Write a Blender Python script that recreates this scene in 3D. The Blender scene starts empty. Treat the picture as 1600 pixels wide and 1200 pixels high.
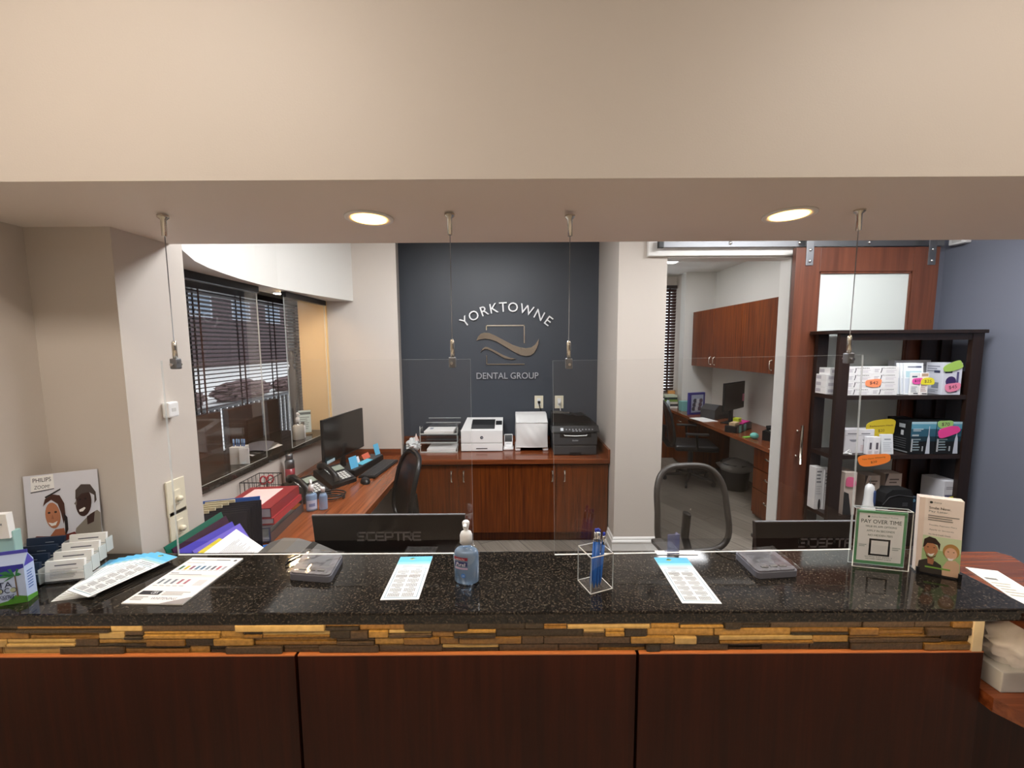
import bpy, bmesh, math, random
from mathutils import Matrix, Vector
random.seed(7)
S = bpy.context.scene
COL = S.collection
PI = math.pi
# ---------------------------------------------------------------- camera
FPX, CZ = 620.0, 1.69                      # focal length in pixels of a 1600x1200 frame, eye height
PITCH, ROLL = math.atan(60/620), 0.0055
_X = Vector((1,0,0)); FW = Vector((0,math.cos(PITCH),-math.sin(PITCH))); _U = Vector((0,math.sin(PITCH),math.cos(PITCH)))
RT = _X*math.cos(ROLL)-_U*math.sin(ROLL); UP = _U*math.cos(ROLL)+_X*math.sin(ROLL)
EYE = Vector((0,0,CZ))
cd = bpy.data.cameras.new('camera'); cam = bpy.data.objects.new('camera', cd); COL.objects.link(cam)
cd.sensor_width = 36; cd.lens = FPX/1600*36; cd.clip_start = 0.02; cd.clip_end = 200
m = Matrix.Identity(4)
for i in range(3):
    m[i][0] = RT[i]; m[i][1] = UP[i]; m[i][2] = -FW[i]; m[i][3] = EYE[i]
cam.matrix_world = m
S.camera = cam
# ---------------------------------------------------------------- world, exposure
S.view_settings.view_transform = 'Standard'; S.view_settings.look = 'None'
S.view_settings.gamma = 1; S.view_settings.use_curve_mapping = False
S.view_settings.exposure = 0.0
S.cycles.use_denoising = True
w = bpy.data.worlds.new('sky'); S.world = w; w.use_nodes = True
w.node_tree.nodes['Background'].inputs[0].default_value = (0.86,0.92,1.0,1)
w.node_tree.nodes['Background'].inputs[1].default_value = 2.6
# lamp radiances
L_OFFICE, L_BACK, L_WAIT, L_DOWN, L_STRIP, L_NICHE = 24.5, 12.5, 34.0, 8.0, 31.0, 230.0
L_FILL = 4.0
C_COOL, C_WAIT, C_WARM = (0.97,0.98,1.0), (1.0,0.89,0.78), (1.0,0.66,0.34)
C_STRIP = (1.0,0.72,0.42)
# ---------------------------------------------------------------- measuring helpers
def ray(px,py): return FW + RT*((px-800)/FPX) + UP*((600-py)/FPX)
def aty(px,py,Y): d = ray(px,py); return EYE + d*(Y/d.y)
def atz(px,py,Z): d = ray(px,py); return EYE + d*((Z-CZ)/d.z)
def atx(px,py,x): d = ray(px,py); return EYE + d*(x/d.x)
# ---------------------------------------------------------------- materials
def lin(h):
    h = h.lstrip('#'); c = [int(h[i:i+2],16)/255 for i in (0,2,4)]
    return tuple((v/12.92 if v <= .04045 else ((v+.055)/1.055)**2.4) for v in c)+(1,)
_mats = {}
def new_mat(name):
    mt = bpy.data.materials.new(name); mt.use_nodes = True
    return mt, mt.node_tree.nodes, mt.node_tree.links, mt.node_tree.nodes['Principled BSDF']
def pm(name, hexc, rough=.5, metal=0, bump=0, bscale=200, var=0, spec=.5, trans=0):
    if name in _mats: return _mats[name]
    mt,n,l,b = new_mat(name)
    c = lin(hexc); b.inputs['Base Color'].default_value = c
    b.inputs['Roughness'].default_value = rough; b.inputs['Metallic'].default_value = metal
    b.inputs['Specular IOR Level'].default_value = spec
    if trans: b.inputs['Transmission Weight'].default_value = trans
    if bump or var:
        tc = n.new('ShaderNodeTexCoord'); nz = n.new('ShaderNodeTexNoise'); nz.inputs['Scale'].default_value = bscale
        nz.inputs['Detail'].default_value = 4
        l.new(tc.outputs['Object'], nz.inputs['Vector'])
        if bump:
            bp = n.new('ShaderNodeBump'); bp.inputs['Strength'].default_value = bump; bp.inputs['Distance'].default_value = .002
            l.new(nz.outputs['Fac'], bp.inputs['Height']); l.new(bp.outputs['Normal'], b.inputs['Normal'])
        if var:
            r = n.new('ShaderNodeValToRGB')
            r.color_ramp.elements[0].position = .3; r.color_ramp.elements[1].position = .7
            r.color_ramp.elements[0].color = tuple(v*(1-var) for v in c[:3])+(1,)
            r.color_ramp.elements[1].color = tuple(min(1,v*(1+var)) for v in c[:3])+(1,)
            l.new(nz.outputs['Fac'], r.inputs['Fac']); l.new(r.outputs['Color'], b.inputs['Base Color'])
    _mats[name] = mt; return mt
def col(hexc, rough=.55):
    return pm('ink_%s_%d'%(hexc.strip('#'), int(rough*100)), hexc, rough)
def wood(name, c1, c2, axis='z', rough=.32, scale=1.0, coat=.15, spec=.5):
    mt,n,l,b = new_mat(name)
    tc = n.new('ShaderNodeTexCoord'); mp = n.new('ShaderNodeMapping')
    st = {'z':(26,26,1.1),'x':(1.1,26,26),'y':(26,1.1,26)}[axis]
    mp.inputs['Scale'].default_value = [v*scale for v in st]
    l.new(tc.outputs['Object'], mp.inputs['Vector'])
    nz = n.new('ShaderNodeTexNoise'); nz.inputs['Scale'].default_value = 1.6; nz.inputs['Detail'].default_value = 7; nz.inputs['Roughness'].default_value = .62
    nz.inputs['Distortion'].default_value = .5
    l.new(mp.outputs['Vector'], nz.inputs['Vector'])
    r = n.new('ShaderNodeValToRGB'); e = r.color_ramp.elements
    e[0].position = .34; e[0].color = lin(c1); e[1].position = .68; e[1].color = lin(c2)
    l.new(nz.outputs['Fac'], r.inputs['Fac']); l.new(r.outputs['Color'], b.inputs['Base Color'])
    b.inputs['Specular IOR Level'].default_value = spec; b.inputs['Roughness'].default_value = rough; b.inputs['Coat Weight'].default_value = coat; b.inputs['Coat Roughness'].default_value = .12
    bp = n.new('ShaderNodeBump'); bp.inputs['Strength'].default_value = .06; bp.inputs['Distance'].default_value = .002
    l.new(nz.outputs['Fac'], bp.inputs['Height']); l.new(bp.outputs['Normal'], b.inputs['Normal'])
    return mt
def granite():
    mt,n,l,b = new_mat('black_granite')
    tc = n.new('ShaderNodeTexCoord')
    v = n.new('ShaderNodeTexVoronoi'); v.inputs['Scale'].default_value = 165; l.new(tc.outputs['Object'], v.inputs['Vector'])
    nz = n.new('ShaderNodeTexNoise'); nz.inputs['Scale'].default_value = 210; nz.inputs['Detail'].default_value = 4; l.new(tc.outputs['Object'], nz.inputs['Vector'])
    r = n.new('ShaderNodeValToRGB'); e = r.color_ramp.elements
    e[0].position = .50; e[0].color = lin('#0a0806'); e[1].position = .72; e[1].color = lin('#51473a')
    r2 = n.new('ShaderNodeValToRGB'); f = r2.color_ramp.elements
    f[0].position = .0; f[0].color = lin('#1b1714'); f[1].position = .8; f[1].color = lin('#0a0908')
    l.new(nz.outputs['Fac'], r.inputs['Fac']); l.new(v.outputs['Color'], r2.inputs['Fac'])
    mx = n.new('ShaderNodeMix'); mx.data_type = 'RGBA'; mx.blend_type = 'ADD'; mx.inputs['Factor'].default_value = 1
    l.new(r.outputs['Color'], mx.inputs[6]); l.new(r2.outputs['Color'], mx.inputs[7]); l.new(mx.outputs[2], b.inputs['Base Color'])
    b.inputs['Roughness'].default_value = .07
    return mt
def glass(name, refl=1.0, tint=(1,1,1), ior=1.55, rough=0.0):
    """thin clear sheet: see-through, with Fresnel reflection on its outer faces"""
    mt,n,l,b = new_mat(name); n.remove(b); out = n['Material Output']
    t = n.new('ShaderNodeBsdfTransparent'); t.inputs[0].default_value = tint+(1,)
    g = n.new('ShaderNodeBsdfGlossy'); g.inputs['Roughness'].default_value = rough
    fr = n.new('ShaderNodeFresnel'); fr.inputs['IOR'].default_value = ior
    ge = n.new('ShaderNodeNewGeometry'); sb = n.new('ShaderNodeMath'); sb.operation = 'SUBTRACT'; sb.inputs[0].default_value = 1
    l.new(ge.outputs['Backfacing'], sb.inputs[1])
    mu = n.new('ShaderNodeMath'); mu.operation = 'MULTIPLY'; l.new(fr.outputs[0], mu.inputs[0]); l.new(sb.outputs[0], mu.inputs[1])
    mu2 = n.new('ShaderNodeMath'); mu2.operation = 'MULTIPLY'; mu2.inputs[1].default_value = refl; l.new(mu.outputs[0], mu2.inputs[0])
    mx = n.new('ShaderNodeMixShader'); l.new(mu2.outputs[0], mx.inputs[0]); l.new(t.outputs[0], mx.inputs[1]); l.new(g.outputs[0], mx.inputs[2])
    l.new(mx.outputs[0], out.inputs[0]); return mt
def veil(name, hexc, opaque):
    """half see-through sheet (mesh fabric, frosted film, acrylic edges)"""
    mt,n,l,b = new_mat(name); out = n['Material Output']
    b.inputs['Base Color'].default_value = lin(hexc); b.inputs['Roughness'].default_value = .35
    t = n.new('ShaderNodeBsdfTransparent'); mx = n.new('ShaderNodeMixShader'); mx.inputs[0].default_value = opaque
    l.new(t.outputs[0], mx.inputs[1]); l.new(b.outputs[0], mx.inputs[2]); l.new(mx.outputs[0], out.inputs[0]); return mt
def lamp_mat(name, c, s):
    mt,n,l,b = new_mat(name); n.remove(b); e = n.new('ShaderNodeEmission')
    e.inputs[0].default_value = c+(1,); e.inputs[1].default_value = s
    l.new(e.outputs[0], n['Material Output'].inputs[0]); return mt
def plank_floor():
    mt,n,l,b = new_mat('grey_plank_floor')
    tc = n.new('ShaderNodeTexCoord'); mp = n.new('ShaderNodeMapping'); mp.inputs['Rotation'].default_value = (0,0,math.radians(62)); l.new(tc.outputs['Object'], mp.inputs['Vector'])
    br = n.new('ShaderNodeTexBrick'); br.inputs['Scale'].default_value = 1; br.inputs['Brick Width'].default_value = 1.2; br.inputs['Row Height'].default_value = .16
    br.inputs['Mortar Size'].default_value = .0025; br.inputs['Color1'].default_value = lin('#7d756b'); br.inputs['Color2'].default_value = lin('#948b80'); br.inputs['Mortar'].default_value = lin('#4f4943')
    l.new(mp.outputs['Vector'], br.inputs['Vector'])
    mp2 = n.new('ShaderNodeMapping'); mp2.inputs['Scale'].default_value = (2,40,1); l.new(mp.outputs['Vector'], mp2.inputs['Vector'])
    nz = n.new('ShaderNodeTexNoise'); nz.inputs['Scale'].default_value = 1.5; nz.inputs['Detail'].default_value = 5; l.new(mp2.outputs['Vector'], nz.inputs['Vector'])
    mx = n.new('ShaderNodeMix'); mx.data_type = 'RGBA'; mx.blend_type = 'MULTIPLY'; mx.inputs['Factor'].default_value = .55
    r = n.new('ShaderNodeValToRGB'); r.color_ramp.elements[0].color = (.35,.33,.3,1); r.color_ramp.elements[0].position = .3; r.color_ramp.elements[1].position = .7
    l.new(nz.outputs['Fac'], r.inputs['Fac']); l.new(br.outputs['Color'], mx.inputs[6]); l.new(r.outputs['Color'], mx.inputs[7]); l.new(mx.outputs[2], b.inputs['Base Color'])
    b.inputs['Roughness'].default_value = .42; return mt

M = dict(
 paint = pm('beige_wall_paint','#cdc4ba',.55,bump=.12,bscale=260),
 white_paint = pm('white_wall_paint','#dcdad4',.5,bump=.08,bscale=260),
 navy = pm('slate_blue_paint','#434850',.42,bump=.1,bscale=260),
 blue = pm('grey_blue_paint','#727684',.5,bump=.1,bscale=260),
 ceiling = pm('ceiling_white','#d8d6d0',.8,bump=.2,bscale=90),
 trim = pm('white_trim','#e8e6e1',.35),
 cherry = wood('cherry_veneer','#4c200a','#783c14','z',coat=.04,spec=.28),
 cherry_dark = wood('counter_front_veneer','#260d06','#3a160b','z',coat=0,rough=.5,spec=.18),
 cherry_x = wood('cherry_top_x','#5a2a14','#8a4a28','x',rough=.22),
 cherry_y = wood('cherry_top_y','#6a3519','#98552f','y',rough=.22),
 door_wood = wood('barn_door_stain','#572f20','#75432e','z',rough=.4,scale=.5),
 espresso = wood('espresso_wood','#1c100b','#2c1a12','z',rough=.4),
 granite = granite(),
 floor = plank_floor(),
 steel = pm('brushed_steel','#8c8d90',.48,1),
 chrome = pm('polished_chrome','#e2e2e2',.06,1),
 nickel = pm('satin_nickel','#d9d4c8',.2,1),
 black = pm('black_plastic','#141416',.38,bump=.05,bscale=900),
 gloss_black = pm('gloss_black','#08080a',.16),
 charcoal = pm('charcoal_plastic','#3b3b3d',.45,bump=.05,bscale=900),
 grey = pm('grey_plastic','#605d59',.42),
 chair_grey = pm('chair_grey','#3b3631',.45),
 slate_plastic = pm('slate_plastic','#6a6a72',.35),
 white = pm('white_plastic','#e9e9e8',.35),
 paper = pm('white_paper','#f0efec',.7),
 paper_grey = pm('grey_paper','#c9c8c4',.7),
 fabric = pm('white_cloth','#dedddb',.85,bump=.5,bscale=60),
 ivory = pm('ivory_plastic','#e4dcc4',.35),
 mesh_black = veil('black_mesh','#15151a',.8),
 mesh_grey = veil('grey_mesh','#0e0c0b',.5),
 acrylic = glass('clear_acrylic',1.3),
 acrylic_edge = veil('acrylic_edge','#d8dedb',.55),
 acrylic_bright = veil('acrylic_glow_edge','#f4f2ea',.85),  # whiter edge: light piped through the acrylic, put into the colour
 pane = glass('window_glass',1.6),
 clear = glass('clear_plastic',1.2),
 film = glass('clear_film',1.8,rough=.08),
 frost = pm('frosted_glass','#cdd3cf',.5,spec=.4),
 gel = veil('blue_gel','#9dbde0',.55),
 rubber = pm('black_rubber','#0f0f10',.7),
 soffit_bounce = pm('soffit_bounce_tone','#e6dbd0',.6,bump=.12,bscale=260),
 bench = wood('bench_veneer','#2e1a11','#46291a','y',rough=.4),
 warm_glow = pm('warm_glow_wall','#ecca92',.55,bump=.1,bscale=260),
 wait_floor = pm('beige_tile_floor','#d8cdbd',.5,var=.08,bscale=6),
 carpet = pm('brown_carpet','#6a5c50',.95,bump=.6,bscale=500,var=.2),
)
M['lamp_office'] = lamp_mat('office_lamp', C_COOL, L_OFFICE)
M['lamp_back'] = lamp_mat('back_office_lamp', C_COOL, L_BACK)
M['lamp_wait'] = lamp_mat('waiting_lamp', C_WAIT, L_WAIT)
M['lamp_fill'] = lamp_mat('rear_fill_lamp', C_WAIT, L_FILL)
M['lamp_down'] = lamp_mat('downlight_lamp', (1.0,.52,.15), L_DOWN)
M['lamp_strip'] = lamp_mat('strip_lamp', C_STRIP, L_STRIP)
M['lamp_niche'] = lamp_mat('niche_lamp', C_WARM, L_NICHE)
# ---------------------------------------------------------------- mesh builder
T = Matrix.Translation
def RX(a): return Matrix.Rotation(a,4,'X')
def RY(a): return Matrix.Rotation(a,4,'Y')
def RZ(a): return Matrix.Rotation(a,4,'Z')
def face_front(x,y,z): return T((x,y,z)) @ RX(PI/2)            # sheet whose XY becomes XZ, facing -Y
_font = {}
def glyphs(s):
    if s not in _font:
        cu = bpy.data.curves.new('t','FONT'); cu.body = s; cu.resolution_u = 3
        o = bpy.data.objects.new('t',cu); COL.objects.link(o)
        dg = bpy.context.evaluated_depsgraph_get()
        me = bpy.data.meshes.new_from_object(o.evaluated_get(dg))
        vs = [v.co.copy() for v in me.vertices]; fs = [tuple(p.vertices) for p in me.polygons]
        bpy.data.objects.remove(o); bpy.data.curves.remove(cu); bpy.data.meshes.remove(me)
        _font[s] = (vs,fs)
    return _font[s]
class MB:
    def __init__(s, M0=None): s.v=[]; s.f=[]; s.m=[]; s.sm=[]; s.mats=[]; s.M0 = M0 or Matrix()
    def _mi(s,mt):
        if isinstance(mt,str): mt = M[mt] if mt in M else col(mt)
        if mt not in s.mats: s.mats.append(mt)
        return s.mats.index(mt)
    def raw(s, vs, fs, mt, X=None, smooth=False):
        X = s.M0 @ X if X is not None else s.M0
        b = len(s.v); k = s._mi(mt)
        s.v += [tuple(X @ Vector(p)) for p in vs]
        for f in fs: s.f.append(tuple(i+b for i in f)); s.m.append(k); s.sm.append(smooth)
        return s
    def box(s, x0,y0,z0,x1,y1,z1, mt, bev=0, X=None, seg=2):
        if bev:
            bm = bmesh.new(); bmesh.ops.create_cube(bm,size=1)
            for v in bm.verts: v.co = Vector(((x0+x1)/2+v.co.x*(x1-x0),(y0+y1)/2+v.co.y*(y1-y0),(z0+z1)/2+v.co.z*(z1-z0)))
            bmesh.ops.bevel(bm,geom=bm.edges[:],offset=bev,segments=seg,affect='EDGES',profile=.6)
            bm.verts.index_update()
            s.raw([v.co for v in bm.verts],[[v.index for v in f.verts] for f in bm.faces],mt,X); bm.free(); return s
        vs = [(x,y,z) for z in (z0,z1) for y in (y0,y1) for x in (x0,x1)]
        return s.raw(vs,[(0,2,3,1),(4,5,7,6),(0,1,5,4),(2,6,7,3),(0,4,6,2),(1,3,7,5)],mt,X)
    def hexa(s, bot, top, mt, X=None):       # two quads, same winding (counter-clockwise from above)
        return s.raw(list(bot)+list(top),[(3,2,1,0),(4,5,6,7),(0,1,5,4),(1,2,6,5),(2,3,7,6),(3,0,4,7)],mt,X)
    def prism(s, poly, z0, z1, mt, X=None, smooth=False):
        n = len(poly); vs = [(x,y,z0) for x,y in poly]+[(x,y,z1) for x,y in poly]
        a = sum(poly[i][0]*poly[(i+1)%n][1]-poly[(i+1)%n][0]*poly[i][1] for i in range(n))
        fs = [tuple(range(n))[::-1],tuple(range(n,2*n))]+[(i,(i+1)%n,(i+1)%n+n,i+n) for i in range(n)]
        if a < 0: fs = [tuple(reversed(f)) for f in fs]
        return s.raw(vs,fs,mt,X)
    def poly(s, pts, mt, X=None): return s.raw([tuple(p)+(0,)*(3-len(p)) for p in pts],[tuple(range(len(pts)))],mt,X)
    def rect(s, x0,y0,x1,y1,mt,X=None,z=0): return s.raw([(x0,y0,z),(x1,y0,z),(x1,y1,z),(x0,y1,z)],[(0,1,2,3)],mt,X)
    def lathe(s, prof, mt, X=None, seg=20, sx=1, sy=1, smooth=True):
        vs=[]; fs=[]
        for r,z in prof:
            for k in range(seg):
                a = 2*PI*k/seg; vs.append((r*math.cos(a)*sx, r*math.sin(a)*sy, z))
        for i in range(len(prof)-1):
            for k in range(seg):
                k2=(k+1)%seg; fs.append((i*seg+k,i*seg+k2,(i+1)*seg+k2,(i+1)*seg+k))
        fs.append(tuple(range(seg))[::-1]); b=(len(prof)-1)*seg; fs.append(tuple(range(b,b+seg)))
        return s.raw(vs,fs,mt,X,smooth)
    def cyl(s, r, z0, z1, mt, X=None, seg=16): return s.lathe([(r,z0),(r,z1)],mt,X,seg,smooth=False)
    def tube(s, pts, r, mt, X=None, seg=8, closed=False, flat=1.0):
        pts=[Vector(p) for p in pts]; n=len(pts); vs=[]; fs=[]
        rs = r if isinstance(r,(list,tuple)) else [r]*n
        ref = None
        for i,p in enumerate(pts):
            if closed: d = pts[(i+1)%n]-pts[i-1]
            else: d = pts[min(i+1,n-1)]-pts[max(i-1,0)]
            d.normalize()
            if ref is None: ref = Vector((0,0,1)) if abs(d.z)<.9 else Vector((0,1,0))
            a = ref - d*ref.dot(d); a.normalize(); ref = a; c = d.cross(a)
            for k in range(seg):
                t=2*PI*k/seg; vs.append(p+(a*math.cos(t)*flat+c*math.sin(t))*rs[i])
        for i in range(n if closed else n-1):
            j=(i+1)%n
            for k in range(seg): fs.append((i*seg+k,j*seg+k,j*seg+(k+1)%seg,i*seg+(k+1)%seg)[::-1])
        if not closed: fs.append(tuple(range(seg))); fs.append(tuple(range((n-1)*seg,n*seg))[::-1])
        return s.raw(vs,fs,mt,X,True)
    def grid(s, fn, nu, nv, mt, X=None, smooth=True):
        vs=[fn(i/nu,j/nv) for j in range(nv+1) for i in range(nu+1)]
        fs=[(j*(nu+1)+i,j*(nu+1)+i+1,(j+1)*(nu+1)+i+1,(j+1)*(nu+1)+i) for j in range(nv) for i in range(nu)]
        return s.raw(vs,fs,mt,X,smooth)
    def sphere(s, r, mt, X=None, sx=1, sy=1, sz=1, seg=16):
        n=seg//2; return s.lathe([(max(1e-4,r*math.sin(PI*i/n)),0) if False else (max(1e-4,r*math.sin(PI*i/n)),-r*sz*math.cos(PI*i/n)) for i in range(n+1)],mt,X,seg,sx,sy)
    def disc(s, r, mt, X=None, seg=20, sx=1, sy=1): return s.poly([(r*sx*math.cos(2*PI*k/seg),r*sy*math.sin(2*PI*k/seg)) for k in range(seg)],mt,X)
    def text(s, t, wd, ht, mt, X=None, depth=0, shear=0):
        """lettering fitted into a wd x ht box centred on the origin of X (XY plane); None keeps the proportion"""
        vs,fs = glyphs(t)
        if not vs: return s
        x0=min(v.x for v in vs); x1=max(v.x for v in vs); y0=min(v.y for v in vs); y1=max(v.y for v in vs)
        kx = wd/(x1-x0) if wd else None; ky = ht/(y1-y0) if ht else kx
        if kx is None: kx = ky
        p=[((v.x-(x0+x1)/2)*kx+shear*(v.y-y0)*ky,(v.y-(y0+y1)/2)*ky) for v in vs]
        if not depth: return s.raw([(a,b,0) for a,b in p],fs,mt,X)
        n=len(p); V=[(a,b,0) for a,b in p]+[(a,b,depth) for a,b in p]; F=[tuple(i+n for i in f) for f in fs]
        cnt={}
        for f in fs:
            for i in range(len(f)):
                e=(f[i],f[(i+1)%len(f)]); cnt[e]=1
        for (a,b) in cnt:
            if (b,a) not in cnt: F.append((a,b,b+n,a+n))
        return s.raw(V,F,mt,X)
    def lines(s, x0,y0,x1,y1,n,mt,X=None,z=0,fill=.45,ragged=.3,seed=1):
        """rows of fine print"""
        rr=random.Random(seed); h=(y1-y0)/n
        for i in range(n):
            yy=y1-h*(i+.5); s.rect(x0,yy-h*fill/2,x1-(x1-x0)*ragged*rr.random(),yy+h*fill/2,mt,X,z)
        return s
    def build(s, name, parent=None, loc=None, rot=None):
        me=bpy.data.meshes.new(name); me.from_pydata(s.v,[],s.f); me.update()
        for mt in s.mats: me.materials.append(mt)
        me.polygons.foreach_set('material_index',s.m); me.polygons.foreach_set('use_smooth',s.sm)
        o=bpy.data.objects.new(name,me); COL.objects.link(o)
        if parent is not None: o.parent=parent
        if loc is not None: o.location=loc
        if rot is not None: o.rotation_euler=rot
        return o
def tag(o,label,cat,group=None):
    o['label']=label; o['category']=cat
    if group: o['group']=group
    return o
def thing(name,label,cat,loc=(0,0,0),rotz=0,group=None,rot=None):
    o=bpy.data.objects.new(name,None); COL.objects.link(o); o.empty_display_size=.05
    o.location=loc; o.rotation_euler=rot if rot else (0,0,rotz)
    return tag(o,label,cat,group)
def struct(name,b):
    o=b.build(name); o['kind']='structure'; return o
def copy_thing(o,loc,rot,label,group=None):
    c=o.copy(); COL.objects.link(c); c.location=loc; c.rotation_euler=rot; c['label']=label
    if group: c['group']=group
    for ch in list(o.children):
        d=ch.copy(); COL.objects.link(d); d.parent=c
        for g in list(ch.children):
            e=g.copy(); COL.objects.link(e); e.parent=d
    return c
def arc(cx,cy,r,a0,a1,n): return [(cx+r*math.cos(a0+(a1-a0)*i/n),cy+r*math.sin(a0+(a1-a0)*i/n)) for i in range(n+1)]
def rrect(w,h,r,n=5):
    return arc(w/2-r,h/2-r,r,0,PI/2,n)+arc(-w/2+r,h/2-r,r,PI/2,PI,n)+arc(-w/2+r,-h/2+r,r,PI,1.5*PI,n)+arc(w/2-r,-h/2+r,r,1.5*PI,2*PI,n)
# ================================================================ the setting
HC = 2.72                                   # office ceiling
# floors
struct('floor', MB().box(-1.6,.95,-.05,3.4,6.6,0,'floor').box(-1.6,-3.2,-.05,3.4,.95,0,'wait_floor').box(-2.5,1.0,-.05,-1.6,5.2,0,'carpet'))
# ceilings
struct('ceiling', MB().box(-1.62,1.35,HC,3.42,6.6,HC+.1,'ceiling').box(-1.6,-3.2,2.75,3.42,.86,2.85,'ceiling').box(-2.6,1.0,2.3,-1.62,5.2,2.4,'ceiling'))
# bulkhead over the counter
struct('wall_bulkhead', MB().box(-1.375,.85,2.03,3.3,1.35,2.85,'paint').rect(-1.375,-1.35,3.3,-.85,'soffit_bounce',RX(PI),z=-2.0296))  # underside coloured lighter than the front to stand for bounced light
# waiting-room side
struct('wall_left', MB().box(-1.6,-3.2,0,-1.375,1.155,2.85,'paint'))
struct('wall_rear', MB().box(-1.6,-3.3,0,3.42,-3.2,2.85,'paint'))
struct('wall_right', MB().box(3.3,-3.2,0,3.42,6.6,2.85,'blue'))
# stub column at the left end of the counter
struct('wall_stub', MB().box(-2.5,1.155,0,-1.13,1.40,2.85,'paint'))
# wall under the side ledge
struct('wall_ledge', MB().box(-1.66,1.40,0,-1.60,3.40,.94,'paint'))
# curved header over the sliding glass
hp=[(-1.135,1.40),(-1.29,1.60),(-1.40,1.80),(-1.455,1.95),(-1.49,2.10),(-1.52,2.27),(-1.535,2.44),(-1.53,2.65),(-1.49,2.86),(-1.44,3.05),(-1.38,3.25),(-1.335,3.40),(-1.72,3.40),(-1.72,1.40)]
struct('wall_header', MB().prism(hp,2.07,HC+.02,'white_paint'))
# partition at the end of the side desk, running into the alcove
struct('wall_alcove_end', MB().box(-1.80,3.385,.972,-1.562,3.40,2.07,'warm_glow'))  # yellow strip: warm light on the wall put into its colour
struct('wall_partition', MB().prism([(-1.80,3.40),(-.965,3.40),(-1.055,3.80),(-1.80,3.80)],0,HC+.02,'paint'))
# alcove back wall
struct('wall_back', MB().box(-1.97,3.80,0,1.30,3.92,HC+.02,'navy'))
# column right of the alcove and the wall of the sliding door
struct('wall_column', MB().box(.82,3.10,0,1.19,3.80,HC+.02,'paint'))
struct('wall_door', MB().box(2.165,3.10,0,2.75,3.22,HC+.02,'paint').box(2.75,3.10,0,3.30,3.22,HC+.02,'blue').box(1.19,3.10,2.37,2.165,3.22,HC+.02,'paint'))
# back office
struct('wall_office_right', MB().box(2.94,3.22,0,3.06,6.6,HC,'white_paint'))
struct('wall_office_back', MB().box(2.50,5.80,0,2.94,5.95,HC,'white_paint').box(2.50,5.95,0,2.62,6.22,HC,'paint').box(1.05,6.12,0,2.50,6.22,.95,'paint').box(1.05,6.12,2.55,2.50,6.22,HC,'paint').box(1.05,6.12,.95,1.55,6.22,2.55,'paint'))
struct('wall_office_left', MB().box(1.05,3.92,0,1.30,6.22,HC,'white_paint'))
# outer wall with the blinds
struct('wall_window', MB().box(-2.42,1.4,0,-2.30,5.2,.75,'paint').box(-2.42,1.4,2.13,-2.30,5.2,2.4,'paint').box(-2.42,4.35,.75,-2.30,5.2,2.13,'paint').box(-2.3,5.1,0,-1.80,5.2,2.4,'paint').box(-1.82,3.8,0,-1.80,5.2,2.4,'paint'))
wf=MB()
for z in (.75,2.09): wf.box(-2.40,1.4,z,-2.34,4.35,z+.04,'black')
for y in (1.42,2.9,4.31): wf.box(-2.40,y-.02,.79,-2.34,y+.02,2.09,'black')
o=struct('window_1', wf)
MB().box(-2.372,1.44,.79,-2.366,4.29,2.09,'pane').build('pane',o)
wf=MB()
for z in (.95,2.51): wf.box(1.55,6.15,z,2.50,6.21,z+.04,'trim')
for x in (1.55,2.46): wf.box(x,6.15,.99,x+.04,6.21,2.51,'trim')
o=struct('window_2', wf)
MB().box(1.59,6.178,.99,2.46,6.184,2.51,'pane').build('pane',o)
# baseboards of the column
def bb(prof,pts,mt):
    """moulding: profile (out,z) swept along a polyline with mitred corners, outward to the right of travel"""
    b=MB(); n=len(pts); P=[Vector(p) for p in pts]; off=[]
    for i in range(n):
        ds=[]
        if i>0: ds.append((P[i]-P[i-1]).normalized())
        if i<n-1: ds.append((P[i+1]-P[i]).normalized())
        ns=[Vector((d.y,-d.x)) for d in ds]; a=sum(ns,Vector((0,0))); a/=max(.2,a.dot(ns[0])); off.append(a)
    k=len(prof); vs=[]
    for i in range(n):
        for (q,z) in prof: vs.append((P[i].x+off[i].x*q,P[i].y+off[i].y*q,z))
    fs=[(i*k+j,(i+1)*k+j,(i+1)*k+j+1,i*k+j+1) for i in range(n-1) for j in range(k-1)]
    fs+=[tuple(range(k)),tuple(range((n-1)*k,n*k))[::-1]]
    return b.raw(vs,fs,mt)
pf=[(0,0),(.022,0),(.022,.012),(.014,.02),(.014,.085),(.018,.09),(.018,.10),(.009,.112),(.009,.122),(0,.135)]
struct('baseboard_column', bb(pf,[(.82,3.33),(.82,3.10),(1.19,3.10),(1.19,3.22)],'trim'))
struct('baseboard_office', bb(pf,[(1.30,5.69),(1.30,3.93)],'trim'))
# door casing, header board of the sliding door and jamb lining
struct('trim_1', MB().box(2.135,3.098,0,2.165,3.222,2.37,'trim').box(1.19,3.098,2.345,2.165,3.222,2.37,'trim'))
struct('trim_2', MB().box(1.03,3.062,2.355,2.20,3.10,2.50,'trim',.004))
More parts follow.
